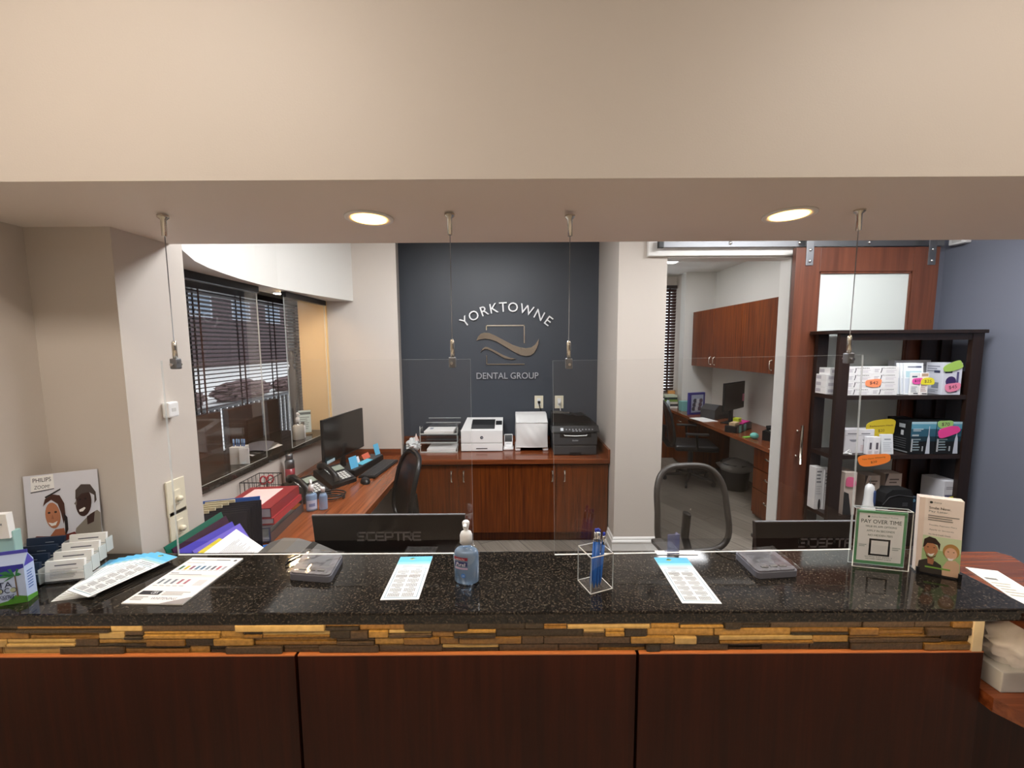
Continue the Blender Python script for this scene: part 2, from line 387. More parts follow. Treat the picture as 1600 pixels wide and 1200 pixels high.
# ---------------------------------------------------------------- lamps
def troffer(x,y,z,lx,ly,mt,label):
    t=thing('ceiling_light',label,'light',(x,y,z))
    f=MB(); 
    for a in (-1,1):
        f.box(a*lx/2-.02,-ly/2-.02,-.012,a*lx/2+.02,ly/2+.02,0,'trim'); f.box(-lx/2,a*ly/2-.02,-.012,lx/2,a*ly/2+.02,0,'trim')
    f.build('frame',t); MB().box(-lx/2+.02,-ly/2+.02,-.008,lx/2-.02,ly/2-.02,-.002,mt).build('diffuser',t)
troffer(-.35,2.15,HC,1.2,.6,'lamp_office','square white ceiling panel above the reception desks, left one')
troffer(2.05,2.0,HC,1.2,.6,'lamp_office','square white ceiling panel above the reception desks, right one')
troffer(1.78,4.55,HC,.6,1.2,'lamp_back','ceiling light panel in the back office seen under the door header')
troffer(-.80,.08,2.75,.6,.3,'lamp_wait','ceiling panel over the waiting room, left of the visitor')
troffer(1.25,.08,2.75,.6,.3,'lamp_wait','ceiling panel over the waiting room, right of the visitor')
troffer(-.3,-2.0,2.75,1.2,.6,'lamp_fill','added unseen fill panel farther back in the waiting room, left one')  # added unseen lamps, bouncing light up to the bulkhead underside
troffer(1.6,-2.0,2.75,1.2,.6,'lamp_fill','added unseen fill panel farther back in the waiting room, right one')
def downlight(x,y,label):
    t=thing('recessed_downlight',label,'light',(x,y,2.03),0,'warm downlights in the bulkhead')
    MB().lathe([(.062,-.0005),(.062,-.004),(.058,-.006),(.048,-.004),(.047,-.001)],'trim',seg=40).build('trim_ring',t)
    MB().cyl(.044,-.0052,-.0042,'lamp_down',seg=32).build('lens',t)
p=aty(577,341,1.09); downlight(p.x,1.09,'round warm recessed downlight in the bulkhead, on the left')
p=aty(1233,335,1.08); downlight(p.x,1.08,'round warm recessed downlight in the bulkhead, on the right')
def puck(x,y,label):
    t=thing('recessed_spot',label,'light',(x,y,2.07),0,'warm spots over the side ledge')
    MB().lathe([(.05,-.0005),(.05,-.004),(.04,-.005)],'trim',seg=28).build('trim_ring',t)
    MB().cyl(.038,-.0065,-.0055,'lamp_niche',seg=28).build('lens',t)
puck(-1.67,2.08,'warm spot in the header above the ledge glass, at its near end')
puck(-1.64,2.86,'warm spot in the header above the ledge glass, beside the far pane')
# ================================================================ outside
tag(MB().box(-60,-14,-.7,-2.6,90,-.6,pm('pavement','#c8c6c2',.9,bump=.3,bscale=8,var=.1)).build('pavement'),'pale pavement outside the blinds','pavement')['kind']='structure'
t=thing('brick_building','dark brick building across the street seen through the blinds','building',(-34,4,-.6))
b=MB().box(-3,-16,0,0,90,30,pm('dark_brick','#4a3a3c',.9,bump=.4,bscale=6,var=.35)); b.build('wall',t)
for k in range(14):
    f=MB().box(-.02,-8+k*6.6,5.6,.06,-4.6+k*6.6,9.4,pm('pale_frame','#8d9098',.6)).build('window',t)
    MB().box(.05,-7.7+k*6.6,5.9,.08,-4.9+k*6.6,9.1,pm('dark_pane','#5b6878',.15)).build('pane',f)
def hedge(y,label,h):
    rr=random.Random(int(y*10)); b=MB()
    bm=bmesh.new(); bmesh.ops.create_icosphere(bm,subdivisions=4,radius=1)
    vs=[]
    for v in bm.verts:
        k=1+.16*rr.uniform(-1,1); vs.append((v.co.x*.6*k,v.co.y*1.7*k,max(0,v.co.z*.40*k+.32)*h))
    bm.verts.index_update(); b.raw(vs,[[v.index for v in f.verts] for f in bm.faces],pm('hedge_leaves','#54403f',.9,bump=.6,bscale=25,var=.4)); bm.free()
    tag(b.build('hedge',None,(-12,y,-.6)),label,'hedge','shrubs outside the window')
for i,(y,h) in enumerate(((13.5,1.0),(17.6,1.1),(21.7,1.0),(25.8,1.08))): hedge(y,['nearest round shrub outside beyond the blinds','second shrub from the near end outside the blinds','third shrub from the near end outside the blinds','farthest shrub outside beyond the blinds'][i],h)
t=thing('street_railing','dark metal railing with vertical bars outside the window','railing',(-3.4,0,-.6))
r_=MB().box(-.02,3.4,1.58,.02,7.6,1.62,'black').box(-.02,3.4,.10,.02,7.6,.14,'black'); r_.build('rail',t)
r_=MB()
for k in range(42): r_.box(-.016,3.42+k*.1,.14,.016,3.455+k*.1,1.58,'black')
r_.build('bars',t)
for y in (3.4,7.6): MB().box(-.03,y-.03,0,.03,y+.03,1.62,'black').build('post',t)
# blinds
def blind(name,label,loc,rotz,wd,ht,pitch,tilt,cuts):
    t=thing(name,label,'blind',loc,rotz)
    MB().box(-wd/2,-.03,ht,wd/2,.03,ht+.045,'espresso').build('headrail',t)
    b=MB(); n=int(ht/pitch); mt=pm('blind_slat','#3a201c',.45)
    for i in range(n):
        z=ht-(i+.7)*pitch; b.box(-wd/2,-.019,-.0012,wd/2,.019,.0012,mt,X=T((0,0,z))@RX(tilt))
    s=b.build('slats',t)
    c=MB(); k=int(wd/.45)+1
    for i in range(k):
        x=-wd/2+.1+(wd-.2)*i/max(1,k-1); c.box(x-.008,-.022,0,x+.008,-.0205,ht,mt); c.box(x-.008,.0205,0,x+.008,.022,ht,mt)
    c.build('ladder_tapes',t)
    MB().box(-wd/2,-.02,-.01,wd/2,.02,.012,'espresso',.003).build('bottom_rail',t)
    return t
blind('window_blind','dark brown slatted blind behind the side glass at left',(-2.235,2.85,.80),PI/2,2.85,1.30,.031,math.radians(-15),0)
blind('window_blind','dark brown slatted blind in the back office, left of the white jog',(2.02,6.085,.97),0,.93,1.56,.045,math.radians(-62),0)
# wooden bench behind the glass
t=thing('waiting_bench','dark brown wooden bench with a panelled back under the blinds','bench',(-2.16,2.80,0))
for y0,y1 in ((-.62,.08),(.16,.56),(.64,.80)): MB().box(-.02,y0,.44,.02,y1,1.22,'bench',.004).build('back_panel',t)
MB().box(-.01,-.62,.40,.14,.80,.44,'bench',.004).build('seat',t)
for y in (-.58,.74): MB().box(0,y-.03,0,.12,y+.03,.40,'bench').build('leg',t)
# ================================================================ reception counter
tag(MB().box(-1.372,.87,1.04,1.222,1.15,1.07,'granite',.005).build('countertop'),'polished black granite transaction counter top with pale flecks','countertop')
t=thing('reception_counter','reddish brown wood panelled reception counter with a stacked stone band','counter',(0,0,0))
YB=.935
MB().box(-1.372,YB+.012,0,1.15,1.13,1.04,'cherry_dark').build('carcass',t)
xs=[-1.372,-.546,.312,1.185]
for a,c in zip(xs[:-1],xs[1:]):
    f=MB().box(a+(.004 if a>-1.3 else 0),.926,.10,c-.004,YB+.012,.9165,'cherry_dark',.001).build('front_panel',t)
    MB().box(a+(.004 if a>-1.3 else 0),.926,.9165,c-.004,YB+.010,.9195,pm('lit_edge','#a8683f',.35)).build('lit_edge',f)  # lighter orange top edge: glow of the strip put into its colour
MB().box(-1.372,YB,0,1.15,YB+.012,.10,'black').build('toe_kick',t)
# stacked stone band: many thin tiles of glass and stone in one mesh
b=MB(); rr=random.Random(3)
sm=[pm('stone_gold','#8a6b38',.16,bump=.15,bscale=120,var=.2),pm('stone_amber','#6d5028',.16,bump=.15,bscale=120,var=.25),pm('stone_brown','#43362a',.3,bump=.6,bscale=150,var=.4),pm('stone_slate','#2a241e',.35,bump=.9,bscale=160,var=.45),pm('stone_cream','#9c8558',.12,var=.15,bscale=60)]
z=.920; rows=[.0197]*6; b.box(-1.372,YB+.002,.9195,1.15,YB+.012,1.04,pm('tile_grout','#2a221a',.8))
for h in rows:
    x=-1.372
    while x<1.15:
        L=rr.choice((.05,.08,.12,.16,.2))*rr.uniform(.7,1.2); x2=min(x+L,1.15); d=rr.choice((.0005,.002,.004,.006,.009))
        mt=rr.choices(sm,(2.2,3,3,2.4,1.2))[0]
        if rr.random()<.35:
            f_=rr.uniform(.35,.65)*h; b.box(x+.0006,YB+.002-d,z+.0006,x2-.0006,YB+.0035,z+f_-.0004,mt,.003,seg=2); b.box(x+.0006,YB+.002-d*.4,z+f_+.0004,x2-.0006,YB+.0035,z+h-.0006,rr.choice(sm),.0026,seg=2)
        else: b.box(x+.0006,YB+.002-d,z+.0006,x2-.0006,YB+.0035,z+h-.0006,mt,.003,seg=2)
        x=x2
    z+=h
b.build('stone_band',t)
MB().box(1.15,.926,.9195,1.175,1.13,1.04,pm('end_strip','#d8c9a8',.4)).build('end_cap',t)
t=thing('led_strip','thin warm light strip under the granite edge above the stone band','light strip',(0,0,0))
MB().box(-1.368,.884,1.0345,1.145,.898,1.0395,'trim').build('channel',t)
MB().box(-1.368,.886,1.0325,1.145,.896,1.0344,'lamp_strip').build('diffuser',t)
# side counter on the right
t=thing('side_counter','curved reddish wood side counter beyond the right end of the granite','counter',(0,0,0))
up=[(1.226,.84),(2.2,.80),(2.2,.98),(1.95,1.04),(1.70,1.08)]+[tuple(atz(*q,1.04)[:2]) for q in ((1600,881),(1580,869),(1555,862),(1505,862))]+[(1.226,1.19)]
MB().prism(up,1.005,1.04,'cherry_x').build('upper_top',t)
lo=[(1.192,.99),(1.192,.905),(1.22,.86),(1.29,.815),(1.40,.78),(1.6,.75),(2.2,.74),(2.2,1.10),(1.192,1.10)]
MB().prism(lo,.775,.812,'cherry_x').build('lower_top',t)
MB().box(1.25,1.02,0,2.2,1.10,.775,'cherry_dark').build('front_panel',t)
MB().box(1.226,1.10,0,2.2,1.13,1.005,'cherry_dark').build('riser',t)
# ================================================================ hung acrylic screens
def screen(px0,px1,cab,label,tilt,Y=1.05):
    a=aty(px0,562,Y); c=aty(px1,562,Y); w=c.x-a.x; zt,zb=1.655,1.118; h=zt-zb
    t=thing('acrylic_screen',label,'sneeze guard',((a.x+c.x)/2,Y,zb),0,'hanging acrylic screens',rot=(0,-tilt,0))
    b=MB(); th=.006
    vs=[(x,y,z) for z in (0,h) for y in (-th/2,th/2) for x in (-w/2,w/2)]
    b.raw(vs,[(0,1,5,4),(2,6,7,3)],'acrylic'); b.raw(vs,[(4,5,7,6),(0,4,6,2),(1,3,7,5)],'acrylic_edge'); b.raw(vs,[(0,2,3,1)],'acrylic_bright')
    b.build('sheet',t)
    for px in cab:
        x=aty(px,560,Y).x-(a.x+c.x)/2; zc=2.03-zb-.004
        MB().box(x-.009,-.009,h-.022,x+.009,.009,h+.006,'steel',.003).cyl(.004,-.016,.016,'chrome',X=T((x,0,h-.010))@RX(PI/2)).build('clamp',t)
        g=MB().lathe([(.0055,h+.006),(.0055,h+.048),(.003,h+.052)],'nickel',X=T((x,0,0)),seg=14).build('ferrule',t)
        s=1 if tilt==0 else 1
        dx=math.sin(tilt)*(zc-h)
        MB().tube([(x,0,h+.045),(x+dx,0,zc-.04)],.0011,'steel',seg=6).build('cable',t)
        MB().lathe([(.006,zc-.052),(.0065,zc-.012),(.013,zc-.006),(.013,zc-.001)],'nickel',X=T((x+dx,0,0)),seg=16).build('ceiling_anchor',t)
screen(252,735,(274,707),'clear hanging acrylic screen over the left half of the counter',0.0)
screen(868,1352,(893,1330),'clear hanging acrylic screen over the right half of the counter',.0135)
# ================================================================ wall sign in the alcove
YW=3.80
def sg(zx,zy):                                     # crop coordinates of the sign -> metres from its centre
    px,py=680+zx/7.2727,440+zy/7.2727; p=aty(px,py,YW); return (p.x,p.z)
c0=aty(792,530,YW)
t=thing('wall_sign','silver wall sign reading YORKTOWNE DENTAL GROUP with a double wave emblem','sign',(c0.x,YW-.001,c0.z))
def loc(zx,zy): x,z=sg(zx,zy); return (x-c0.x,z-c0.z)
LETX=T((0,-.006,0))@RX(PI/2)
b=MB(); top=loc(828,290); R=.655; cy=top[1]-R
for ch,px in zip('YORKTOWNE',(726.8,740.6,757.2,772.2,786.2,801.6,822.6,842.3,856.8)):
    a=math.asin(max(-1,min(1,(px-791.8)/107.8)))
    b.text(ch,None,.088,'sign_white' if False else pm('sign_silver','#eef0f2',.35,.25),T((R*math.sin(a),-.012,cy+R*math.cos(a)))@RY(a)@RX(PI/2),depth=.012)
b.build('arched_lettering',t)
b=MB(); q=loc(822,1068); b.text('DENTAL GROUP',.592,.060,pm('sign_dull','#b9bcc2',.4,.3),T((q[0],-.008,q[1]))@RX(PI/2),depth=.008); b.build('lower_lettering',t)
big=[(470,674),(490,622),(520,592),(560,580),(610,583),(680,612),(780,665),(880,718),(960,746),(1030,757),(1090,748),(1135,715),(1160,678),(1178,648),(1170,710),(1152,760),(1120,812),(1080,838),(1030,845),(970,835),(880,790),(790,735),(700,682),(630,657),(570,648),(520,655),(490,662)]
sml=[(515,806),(540,762),(570,742),(600,745),(680,783),(770,833),(850,864),(922,878),(860,884),(790,870),(720,832),(650,792),(595,768),(560,766),(535,782)]
for nm,pl in (('large_wave',big),('small_wave',sml)):
    P=[loc(*p) for p in pl]; b=MB(T((0,-.016,0))@RX(PI/2)); b.prism(P,-.014,.0,'chrome'); b.build(nm,t)
def bar(b,pts,wd=.008):
    P=[loc(*p) for p in pts]
    for p,q in zip(P[:-1],P[1:]):
        x0,x1=sorted((p[0],q[0])); z0,z1=sorted((p[1],q[1])); b.box(x0-wd/2,-.010,z0-wd/2,x1+wd/2,0,z1+wd/2,'nickel')
b=MB(); bar(b,[(582,548),(582,500),(1012,500),(1012,695)]); b.build('upper_outline',t)
b=MB(); bar(b,[(586,842),(586,938),(1012,938)],.006); b.build('lower_outline',t)
# outlets and cords
def outlet(px,py,label,mt,cord,pts):
    p=aty(px,py,YW); t=thing('wall_outlet',label,'outlet',(p.x,YW-.001,p.z))
    MB().box(-.042,-.006,-.062,.042,0,.062,mt,.003).build('cover_plate',t)
    MB().box(-.017,-.009,.008,.017,-.005,.036,'white',.003).box(-.017,-.009,-.036,.017,-.005,-.008,'white',.003).build('sockets',t)
    o=MB().box(p.x-.013,YW-.034,p.z-.012,p.x+.013,YW-.011,p.z+.012,cord,.004).tube([(p.x,YW-.024,p.z-.008)]+[(p.x+dx,YW-dy,p.z+dz) for dx,dy,dz in pts],.0045,cord).build('power_cord')
    return o
tag(outlet(842,628,'white wall outlet with a black plug above the cloth-covered device','ivory','black',[(.008,.026,-.05),(.03,.03,-.12),(.05,.03,-.17),(.055,.03,-.30)]),'black power cord hanging from the white outlet','cord')
tag(outlet(873.5,628,'cream wall outlet with a white plug above the black printer','ivory','white',[(.008,.026,-.04),(.012,.028,-.09),(.012,.03,-.16),(.012,.03,-.30)]),'white power cord dropping behind the black printer','cord')
# ================================================================ alcove cabinets
t=thing('base_cabinet','long reddish wood base cabinet with four doors in the blue alcove','cabinet',(0,0,0))
YD=3.27
MB().box(-.93,YD+.02,.09,.815,3.795,.70,'cherry').build('body',t)
MB().box(-.93,YD+.05,0,.815,YD+.08,.09,'cherry').build('toe_kick',t)
xd=[-.925,-.462,-.031,.368,.81]; hs=[-.525,-.415,.335,.425]
hs=[aty(q,742,YD).x for q in (705.5,724.5,863,882)]
for i in range(4):
    d=MB().box(xd[i]+.002,YD,.092,xd[i+1]-.002,YD+.02,.685,'cherry',.002).build('door',t)
    MB().tube([(hs[i],YD-.004,.635),(hs[i],YD-.022,.622),(hs[i],YD-.026,.59),(hs[i],YD-.022,.558),(hs[i],YD-.004,.545)],[.008,.007,.0055,.007,.008],'nickel',seg=10).build('handle',d)
t=thing('alcove_worktop','reddish wood worktop with a raised back lip under the printers','worktop',(0,0,0))
MB().box(-.97,3.245,.70,.818,3.798,.74,'cherry_x',.003).build('top',t)
MB().box(-1.05,3.782,.74,.80,3.798,.82,'cherry_x').box(.80,3.245,.74,.818,3.798,.82,'cherry_y').build('backsplash',t)
ZC=.741
# letter trays
p0=atz(657,703,ZC); p1=atz(718,703,ZC); wx=.36; x=-.80
t=thing('letter_tray','clear three tier letter tray holding white papers','letter tray',(-.655,3.60,ZC))
tier=[0,.085,.165]
for k,z in enumerate(tier):
    b=MB()
    b.box(-.165,-.13,z,.165,.13,z+.004,'acrylic'); b.box(-.165,-.133,z,.165,-.13,z+.012,'acrylic_edge')
    for s in (-1,1): b.box(s*.165-.002,-.13,z,s*.165+.002,.13,z+.055,'acrylic'); b.box(s*.165-.003,-.133,z,s*.165+.003,-.128,z+.075,'acrylic_edge')
    b.box(-.165,.126,z,.165,.13,z+.06,'acrylic'); b.box(-.165,.125,z+.058,.165,.131,z+.062,'acrylic_edge'); b.build('tray',t)
MB().box(-.14,.128,.17,.165,.132,.27,'acrylic').box(-.14,.127,.265,.165,.133,.27,'acrylic_edge').build('back_panel',t)
for k,(z,hh,sx,lab) in enumerate(((.005,.022,.05,'stack of cream and white paper in the bottom letter tray'),(.170,.018,-.02,'stack of white forms lying in the top letter tray'))):
    b=MB()
    for i in range(5): 
        a=.02*math.sin(i*7+k); b.box(-.13,-.105,i*hh/5,.13,.105,(i+.8)*hh/5,['paper','paper','paper_grey','paper','paper'][i],X=RZ(a))
    if k: b.rect(-.10,.0,-.07,.06,'#8f96a8',z=hh*.98)
    tag(b.build('paper_stack',None,(-.655+sx*.3,3.60,ZC+z)),lab,'paper','paper in the letter tray')
# crumpled plastic bag left of the trays
rr=random.Random(5); b=MB()
def crumple(r,h,rr,sx=1,sy=1,jag=.3,nu=20,nv=12,top=0):
    ns=[[1+jag*rr.uniform(-1,1) for _ in range(nu)] for _ in range(nv+1)]
    def f(u,v):
        i=int(round(u*nu))%nu; j=int(round(v*nv)); k=ns[j][i]; a=2*PI*u; z=v
        rad=r*(math.sin(PI*min(.98,.12+v*.88))**.6)*k
        return (rad*math.cos(a)*sx,rad*math.sin(a)*sy,h*z*(.85+.15*k))
    return f,nu,nv
f,nu,nv=crumple(.06,.12,rr); b.grid(f,nu,nv,pm('thin_plastic','#dfe3e2',.3),smooth=False)
b.grid(lambda u,v:(.03+.025*math.cos(6.28*u)*(1-v),.0+.02*math.sin(6.28*u)*(1-v),.09+.07*v),8,3,pm('pink_tissue','#e8d0c8',.8),smooth=False)
tag(b.build('plastic_bag',None,(-.905,3.55,ZC)),'crumpled clear plastic bag at the left end of the alcove worktop','bag')
# white printer
t=thing('laser_printer','white laser printer with a dark paper slot on the alcove worktop','printer',(-.275,3.66,ZC))
w,d,h=.187,.16,.235
MB().box(-w,-d,.004,w,d-.04,.075,'white',.006).build('paper_drawer',t)
b=MB(); b.box(-w,-d,.078,w,d-.04,.185,'white',.006)
b.raw([(-w,-d,.183),(w,-d,.183),(w,-d,.19),(-w,-d,.19),(-w+.03,d-.04,.183),(w,d-.04,.183),(w,d-.04,.262),(-w+.03,d-.04,.262)],[(0,1,2,3),(3,2,6,7),(1,5,6,2),(0,3,7,4),(4,7,6,5)],'white'); 
b.build('body',t)
import_slope=math.atan2(.072,2*d-.04)
SL=T((0,-d,.19))@RX(math.atan2(.072,.28))
b=MB(); b.box(-.10,.04,-.002,.115,.24,.0015,'black',X=SL); b.box(-.095,.045,.001,.11,.12,.002,'charcoal',X=SL); b.build('output_slot',t)
MB().box(.122,.12,0,.180,.20,.006,'gloss_black',.002,X=SL).build('control_panel',t)
MB().box(-.05,-d-.002,.024,.05,-d+.001,.032,'charcoal').build('drawer_grip',t)
b=MB(T((0,-d-.0012,.128))@RX(PI/2)); b.disc(.014,'#2e3440',seg=24); b.text('hp',.015,.016,'#e8e8ea',T((0,0,.0004)),shear=.2); b.build('logo',t)
MB().rect(-.18,.09,-.09,.0915,'#c3c3c3',face_front(0,-d-.0008,0)).rect(-.099,.08,-.098,.183,'#c9c9c9',face_front(0,-d-.0008,0)).build('seam',t)
# card reader
t=thing('card_reader','small white card reader in a dock between the two printers','card reader',(-.036,3.60,ZC))
MB().box(-.047,-.06,0,.047,.04,.022,'white',.009).build('dock',t)
LE=T((0,-.02,.018))@RX(math.radians(62))
MB().box(-.040,0,-.012,.040,.125,.008,'white',.007,X=LE).build('body',t)
MB().box(-.033,.05,.0075,.033,.115,.0092,'gloss_black',.0005,X=LE).build('screen',t)
b=MB(); b.rect(-.022,.028,.022,.033,'#9a9da3',LE,z=.0092); b.build('badge',t)
# cloth covered device
t=thing('covered_device','boxy device under a white cloth dust cover with white feet','machine',(.175,3.66,ZC))
for s in (-1,1): MB().box(s*.125-.025,-.145,0,s*.125+.025,.1,.03,'white',.01).build('foot',t)
MB().box(-.13,-.12,.03,.13,.09,.05,'black').build('base',t)
rr=random.Random(2)
def cov(u,v):
    # wraps front: v 0..1 bottom to top of front, then roof
    x=(u-.5)*.285*(1-.02*math.sin(PI*v))
    wob=.004*math.sin(u*7+v*4)*math.sin(PI*u)*math.sin(PI*v)+.0012*math.sin(u*23+v*13)*math.sin(PI*u)
    return (x,-.15+wob-.012*math.sin(PI*u)*math.sin(PI*v),.035+.225*v)
b=MB(); b.grid(cov,22,18,'fabric'); b.build('cover_front',t)
b=MB(); b.grid(lambda u,v:((u-.5)*.285-.0*v,-.15+.25*v,.26+.055*min(1,v*1.6)-.012*math.sin(PI*u)*math.sin(PI*v)+.003*math.sin(20*u)*(1-v)),16,10,'fabric'); b.build('cover_top',t)
for s in (-1,1):
    b=MB(); b.grid(lambda u,v:(s*(.1425+.006*math.sin(PI*u)*math.sin(PI*v)),-.15+.25*u,.035+v*(.225+.055*min(1,u*1.6))),10,8,'fabric'); b.build('cover_side',t)
b=MB(); hem=[(-.1425,-.152,.035),(-.1425,-.152,.26),(.1425,-.152,.26),(.1425,-.152,.035)]
b.tube(hem,.004,'white',closed=True); b.tube([(-.1425,-.15,.26),(-.1425,.005,.313),(-.1425,.1,.315),(.1425,.1,.315),(.1425,.005,.313),(.1425,-.15,.26)],.0035,'white'); b.build('piping',t)
# black multifunction printer
t=thing('multifunction_printer','black multifunction printer with a document feeder at the right of the worktop','printer',(.545,3.55,ZC))
b=MB(); b.box(-.185,-.185,.004,.185,.16,.085,'charcoal',.008); b.build('paper_drawer',t)
MB().box(-.05,-.188,.004,.05,-.18,.026,'black',.002).build('drawer_notch',t)
b=MB(); b.box(-.19,-.19,.088,.19,.16,.20,'charcoal',.01); b.build('body',t)
MB().box(-.135,-.1925,.158,.135,-.188,.195,'black',.002).build('output_mouth',t)
b=MB(); b.tube([(-.10,-.1945,.184),(-.095,-.196,.176),(0,-.197,.172),(.095,-.196,.176),(.10,-.1945,.184)],.005,'white',flat=.8); b.build('output_tab',t)
b=MB(); b.hexa([(-.205,-.20,.205),(.205,-.20,.205),(.205,.16,.205),(-.205,.16,.205)],[(-.20,-.17,.255),(.20,-.17,.255),(.195,.16,.262),(-.195,.16,.262)],'black'); b.build('scanner_lid',t)
b=MB(); X=T((0,-.2,.205))@RX(math.atan2(.05,.03))
b.box(-.19,.006,.0,.19,.046,.004,'black',X=X); b.rect(-.13,.012,-.105,.038,'#cfd6da',X,z=.005)
for k in range(9): b.disc(.006,'#8d8f93',X@T((-.08+.028*k,.024,.0052)),seg=10)
for k in range(3): b.rect(-.03+.03*k,.008,-.012+.03*k,.012,'#d8dadd',X,z=.0052)
b.build('control_panel',t)
b=MB(); b.prism([(-.10,.262),(.16,.262),(.15,.30),(.10,.325),(.04,.318),(.0,.33),(-.04,.325),(-.09,.34),(-.19,.345),(-.19,.262)],-.04,.12,'black',X=RX(PI/2)@RZ(0)@T((0,0,-.08))); b.build('document_feeder',t)
MB().box(-.17,-.03,.343,-.03,-.02,.352,'grey').build('feeder_tab',t)
b=MB(); b.text('brother',.05,.013,'#dfe2e6',face_front(0,-.1912,.132)); b.build('logo',t)
# ================================================================ left desk (L-shaped worktop)
t=thing('side_desk','reddish wood L-shaped desk top along the left wall and behind the counter','desk',(0,0,0))
lp=[(-1.598,1.41),(-1.10,1.41),(-1.10,1.175),(1.45,1.175),(1.45,1.74),(-.70,1.74),(-.80,1.80),(-.845,1.95),(-.845,3.10),(-.87,3.22),(-.972,3.245),(-.972,3.398),(-1.598,3.398)]
MB().prism(lp,.70,.74,'cherry_y').build('top',t)
MB().box(-1.58,3.38,.74,-.972,3.398,.80,'cherry_x').build('backsplash',t)
for x,y in ((-1.5,1.5),(-.9,3.15),(1.35,1.6),(.28,1.3)): MB().box(x-.03,y-.03,0,x+.03,y+.03,.70,'cherry_dark').build('leg',t)
# stub wall plates
def plate(px,py,label,kind):
    p=atx(px,py,-1.13); t=thing('wall_switch' if kind else 'door_sensor',label,'switch' if kind else 'sensor',(-1.129,p.y,p.z))
    if kind:
        MB().box(0,-.036,-.060,.006,.036,.060,'ivory',.0025).build('cover_plate',t)
        MB().box(.0055,-.012,-.025,.009,.012,.025,'ivory',.002).build('rocker',t)
        MB().lathe([(.009,0),(.009,.012),(.006,.016)],'ivory',X=T((.008,.0,-.006))@RY(PI/2),seg=18).build('knob',t)
    else:
        MB().box(0,-.02,-.025,.022,.02,.025,'white',.005).build('body',t)
        MB().box(.0215,-.008,-.006,.0225,.008,.006,'paper_grey',.0005).build('button',t)
plate(273,776,'upper cream dimmer switch on the bright stub wall at left',1)
plate(278,822,'lower cream dimmer switch on the bright stub wall at left',1)
plate(261,640,'small white box fixed on the bright stub wall above the switches',0)
# ================================================================ side ledge and its glass
tag(MB().prism([(-1.585,1.402),(-1.585,2.70),(-1.53,3.383),(-2.02,3.383),(-2.02,1.402)],.94,.97,'granite').build('granite_ledge'),'dark granite ledge running along the left side under the glass','ledge')
for gx,y0,y1,lab in ((-1.612,1.41,2.55,'large clear sliding glass pane over the side ledge, nearer one'),(-1.566,2.77,3.36,'narrow clear sliding glass pane over the side ledge, farther one')):
    t=thing('sliding_pane',lab,'glass pane',(gx,0,0))
    b=MB(); X0=[(x,y,z) for z in (.972,2.045) for y in (y0,y1) for x in (-.004,.004)]
    b.raw(X0,[(0,4,6,2),(1,3,7,5)],'pane'); b.raw(X0,[(0,1,5,4),(2,6,7,3),(0,2,3,1),(4,5,7,6)],'acrylic_edge'); b.build('glass',t)
    MB().box(-.018,y0,2.03,.018,y1,2.069,'black',.002).build('top_channel',t)
ZL=.971
# things on the side ledge
def pump(name,label,loc,rz,r,h,liquid,lab,sx=1,sy=.7,cap='white',neck=.012,spout=.04):
    """pump bottle: shoulders, collar, stem and bent nozzle"""
    t=thing(name,label,'bottle',loc,rz)
    hb=h*.66
    MB().lathe([(r*.9,0),(r,.004),(r,hb*.72),(r*.94,hb*.82),(r*.7,hb*.93),(neck*1.15,hb)],'clear',seg=28,sx=sx,sy=sy).build('bottle',t)
    MB().lathe([(r*.86,.004),(r*.94,.008),(r*.94,hb*.70),(r*.88,hb*.78),(r*.7,hb*.84)],liquid,seg=28,sx=sx,sy=sy).build('gel',t)
    MB().lathe([(neck*1.2,hb-.002),(neck*1.22,hb+h*.11),(neck*1.0,hb+h*.155),(neck*.6,hb+h*.175),(neck*.42,hb+h*.18),(neck*.4,h*.90)],cap,seg=20).build('collar',t)
    MB().lathe([(neck*.42,h*.855),(neck*.52,h*.87),(neck*.72,h*.955),(neck*.70,h*.98),(neck*.5,h*.996),(neck*.2,h)],cap,seg=18).tube([(0,0,h*.945),(0,-spout*.6,h*.95),(0,-spout,h*.925)],[neck*.55,neck*.45,neck*.35],cap).build('pump_head',t)
    if lab: lab(t,r*sx,r*sy,hb)
    return t
def curved_label(mt_list):
    def f(t,rx,ry,hb):
        b=MB()
        for (a0,a1,z0,z1,mt,off) in mt_list:
            b.grid(lambda u,v:((rx+off)*math.sin(a0+(a1-a0)*u),-(ry+off)*math.cos(a0+(a1-a0)*u),hb*(z0+(z1-z0)*v)),10,2,mt)
        b.build('label',t)
    return f
q=atz(472,687,ZL); pump('soap_bottle','clear pump bottle of soap on the ledge behind the far pane',(-1.66,q.y,ZL),.9,.045,.215,pm('pale_gel','#b9b3a6',.25),None)
q=atz(392,723,ZL); t=thing('pen_pot','white pot with blue capped pens on the ledge behind the near pane','pen holder',(-1.70,q.y,ZL),.15)
MB().prism(rrect(.085,.075,.012),0,.105,'paper_grey').build('pot',t)
MB().box(.02,-.045,.004,.075,-.039,.10,'white').build('card',t)
for k in range(5): tag(MB().tube([(0,0,0),(.004*(k-2),0,.14)],.0045,'#3f6db4').cyl(.005,.12,.142,'#8fb2de',X=T((.004*(k-2)*.9,0,0))).build('pen',None,(-1.725+.013*k,q.y+.004*(k%2),ZL+.008)),['first blue pen from the left in the white pot on the ledge','second blue pen from the left in the white pot on the ledge','middle blue pen in the white pot on the ledge','fourth blue pen from the left in the white pot on the ledge','rightmost blue pen in the white pot on the ledge'][k],'pen','blue pens in the ledge pot')
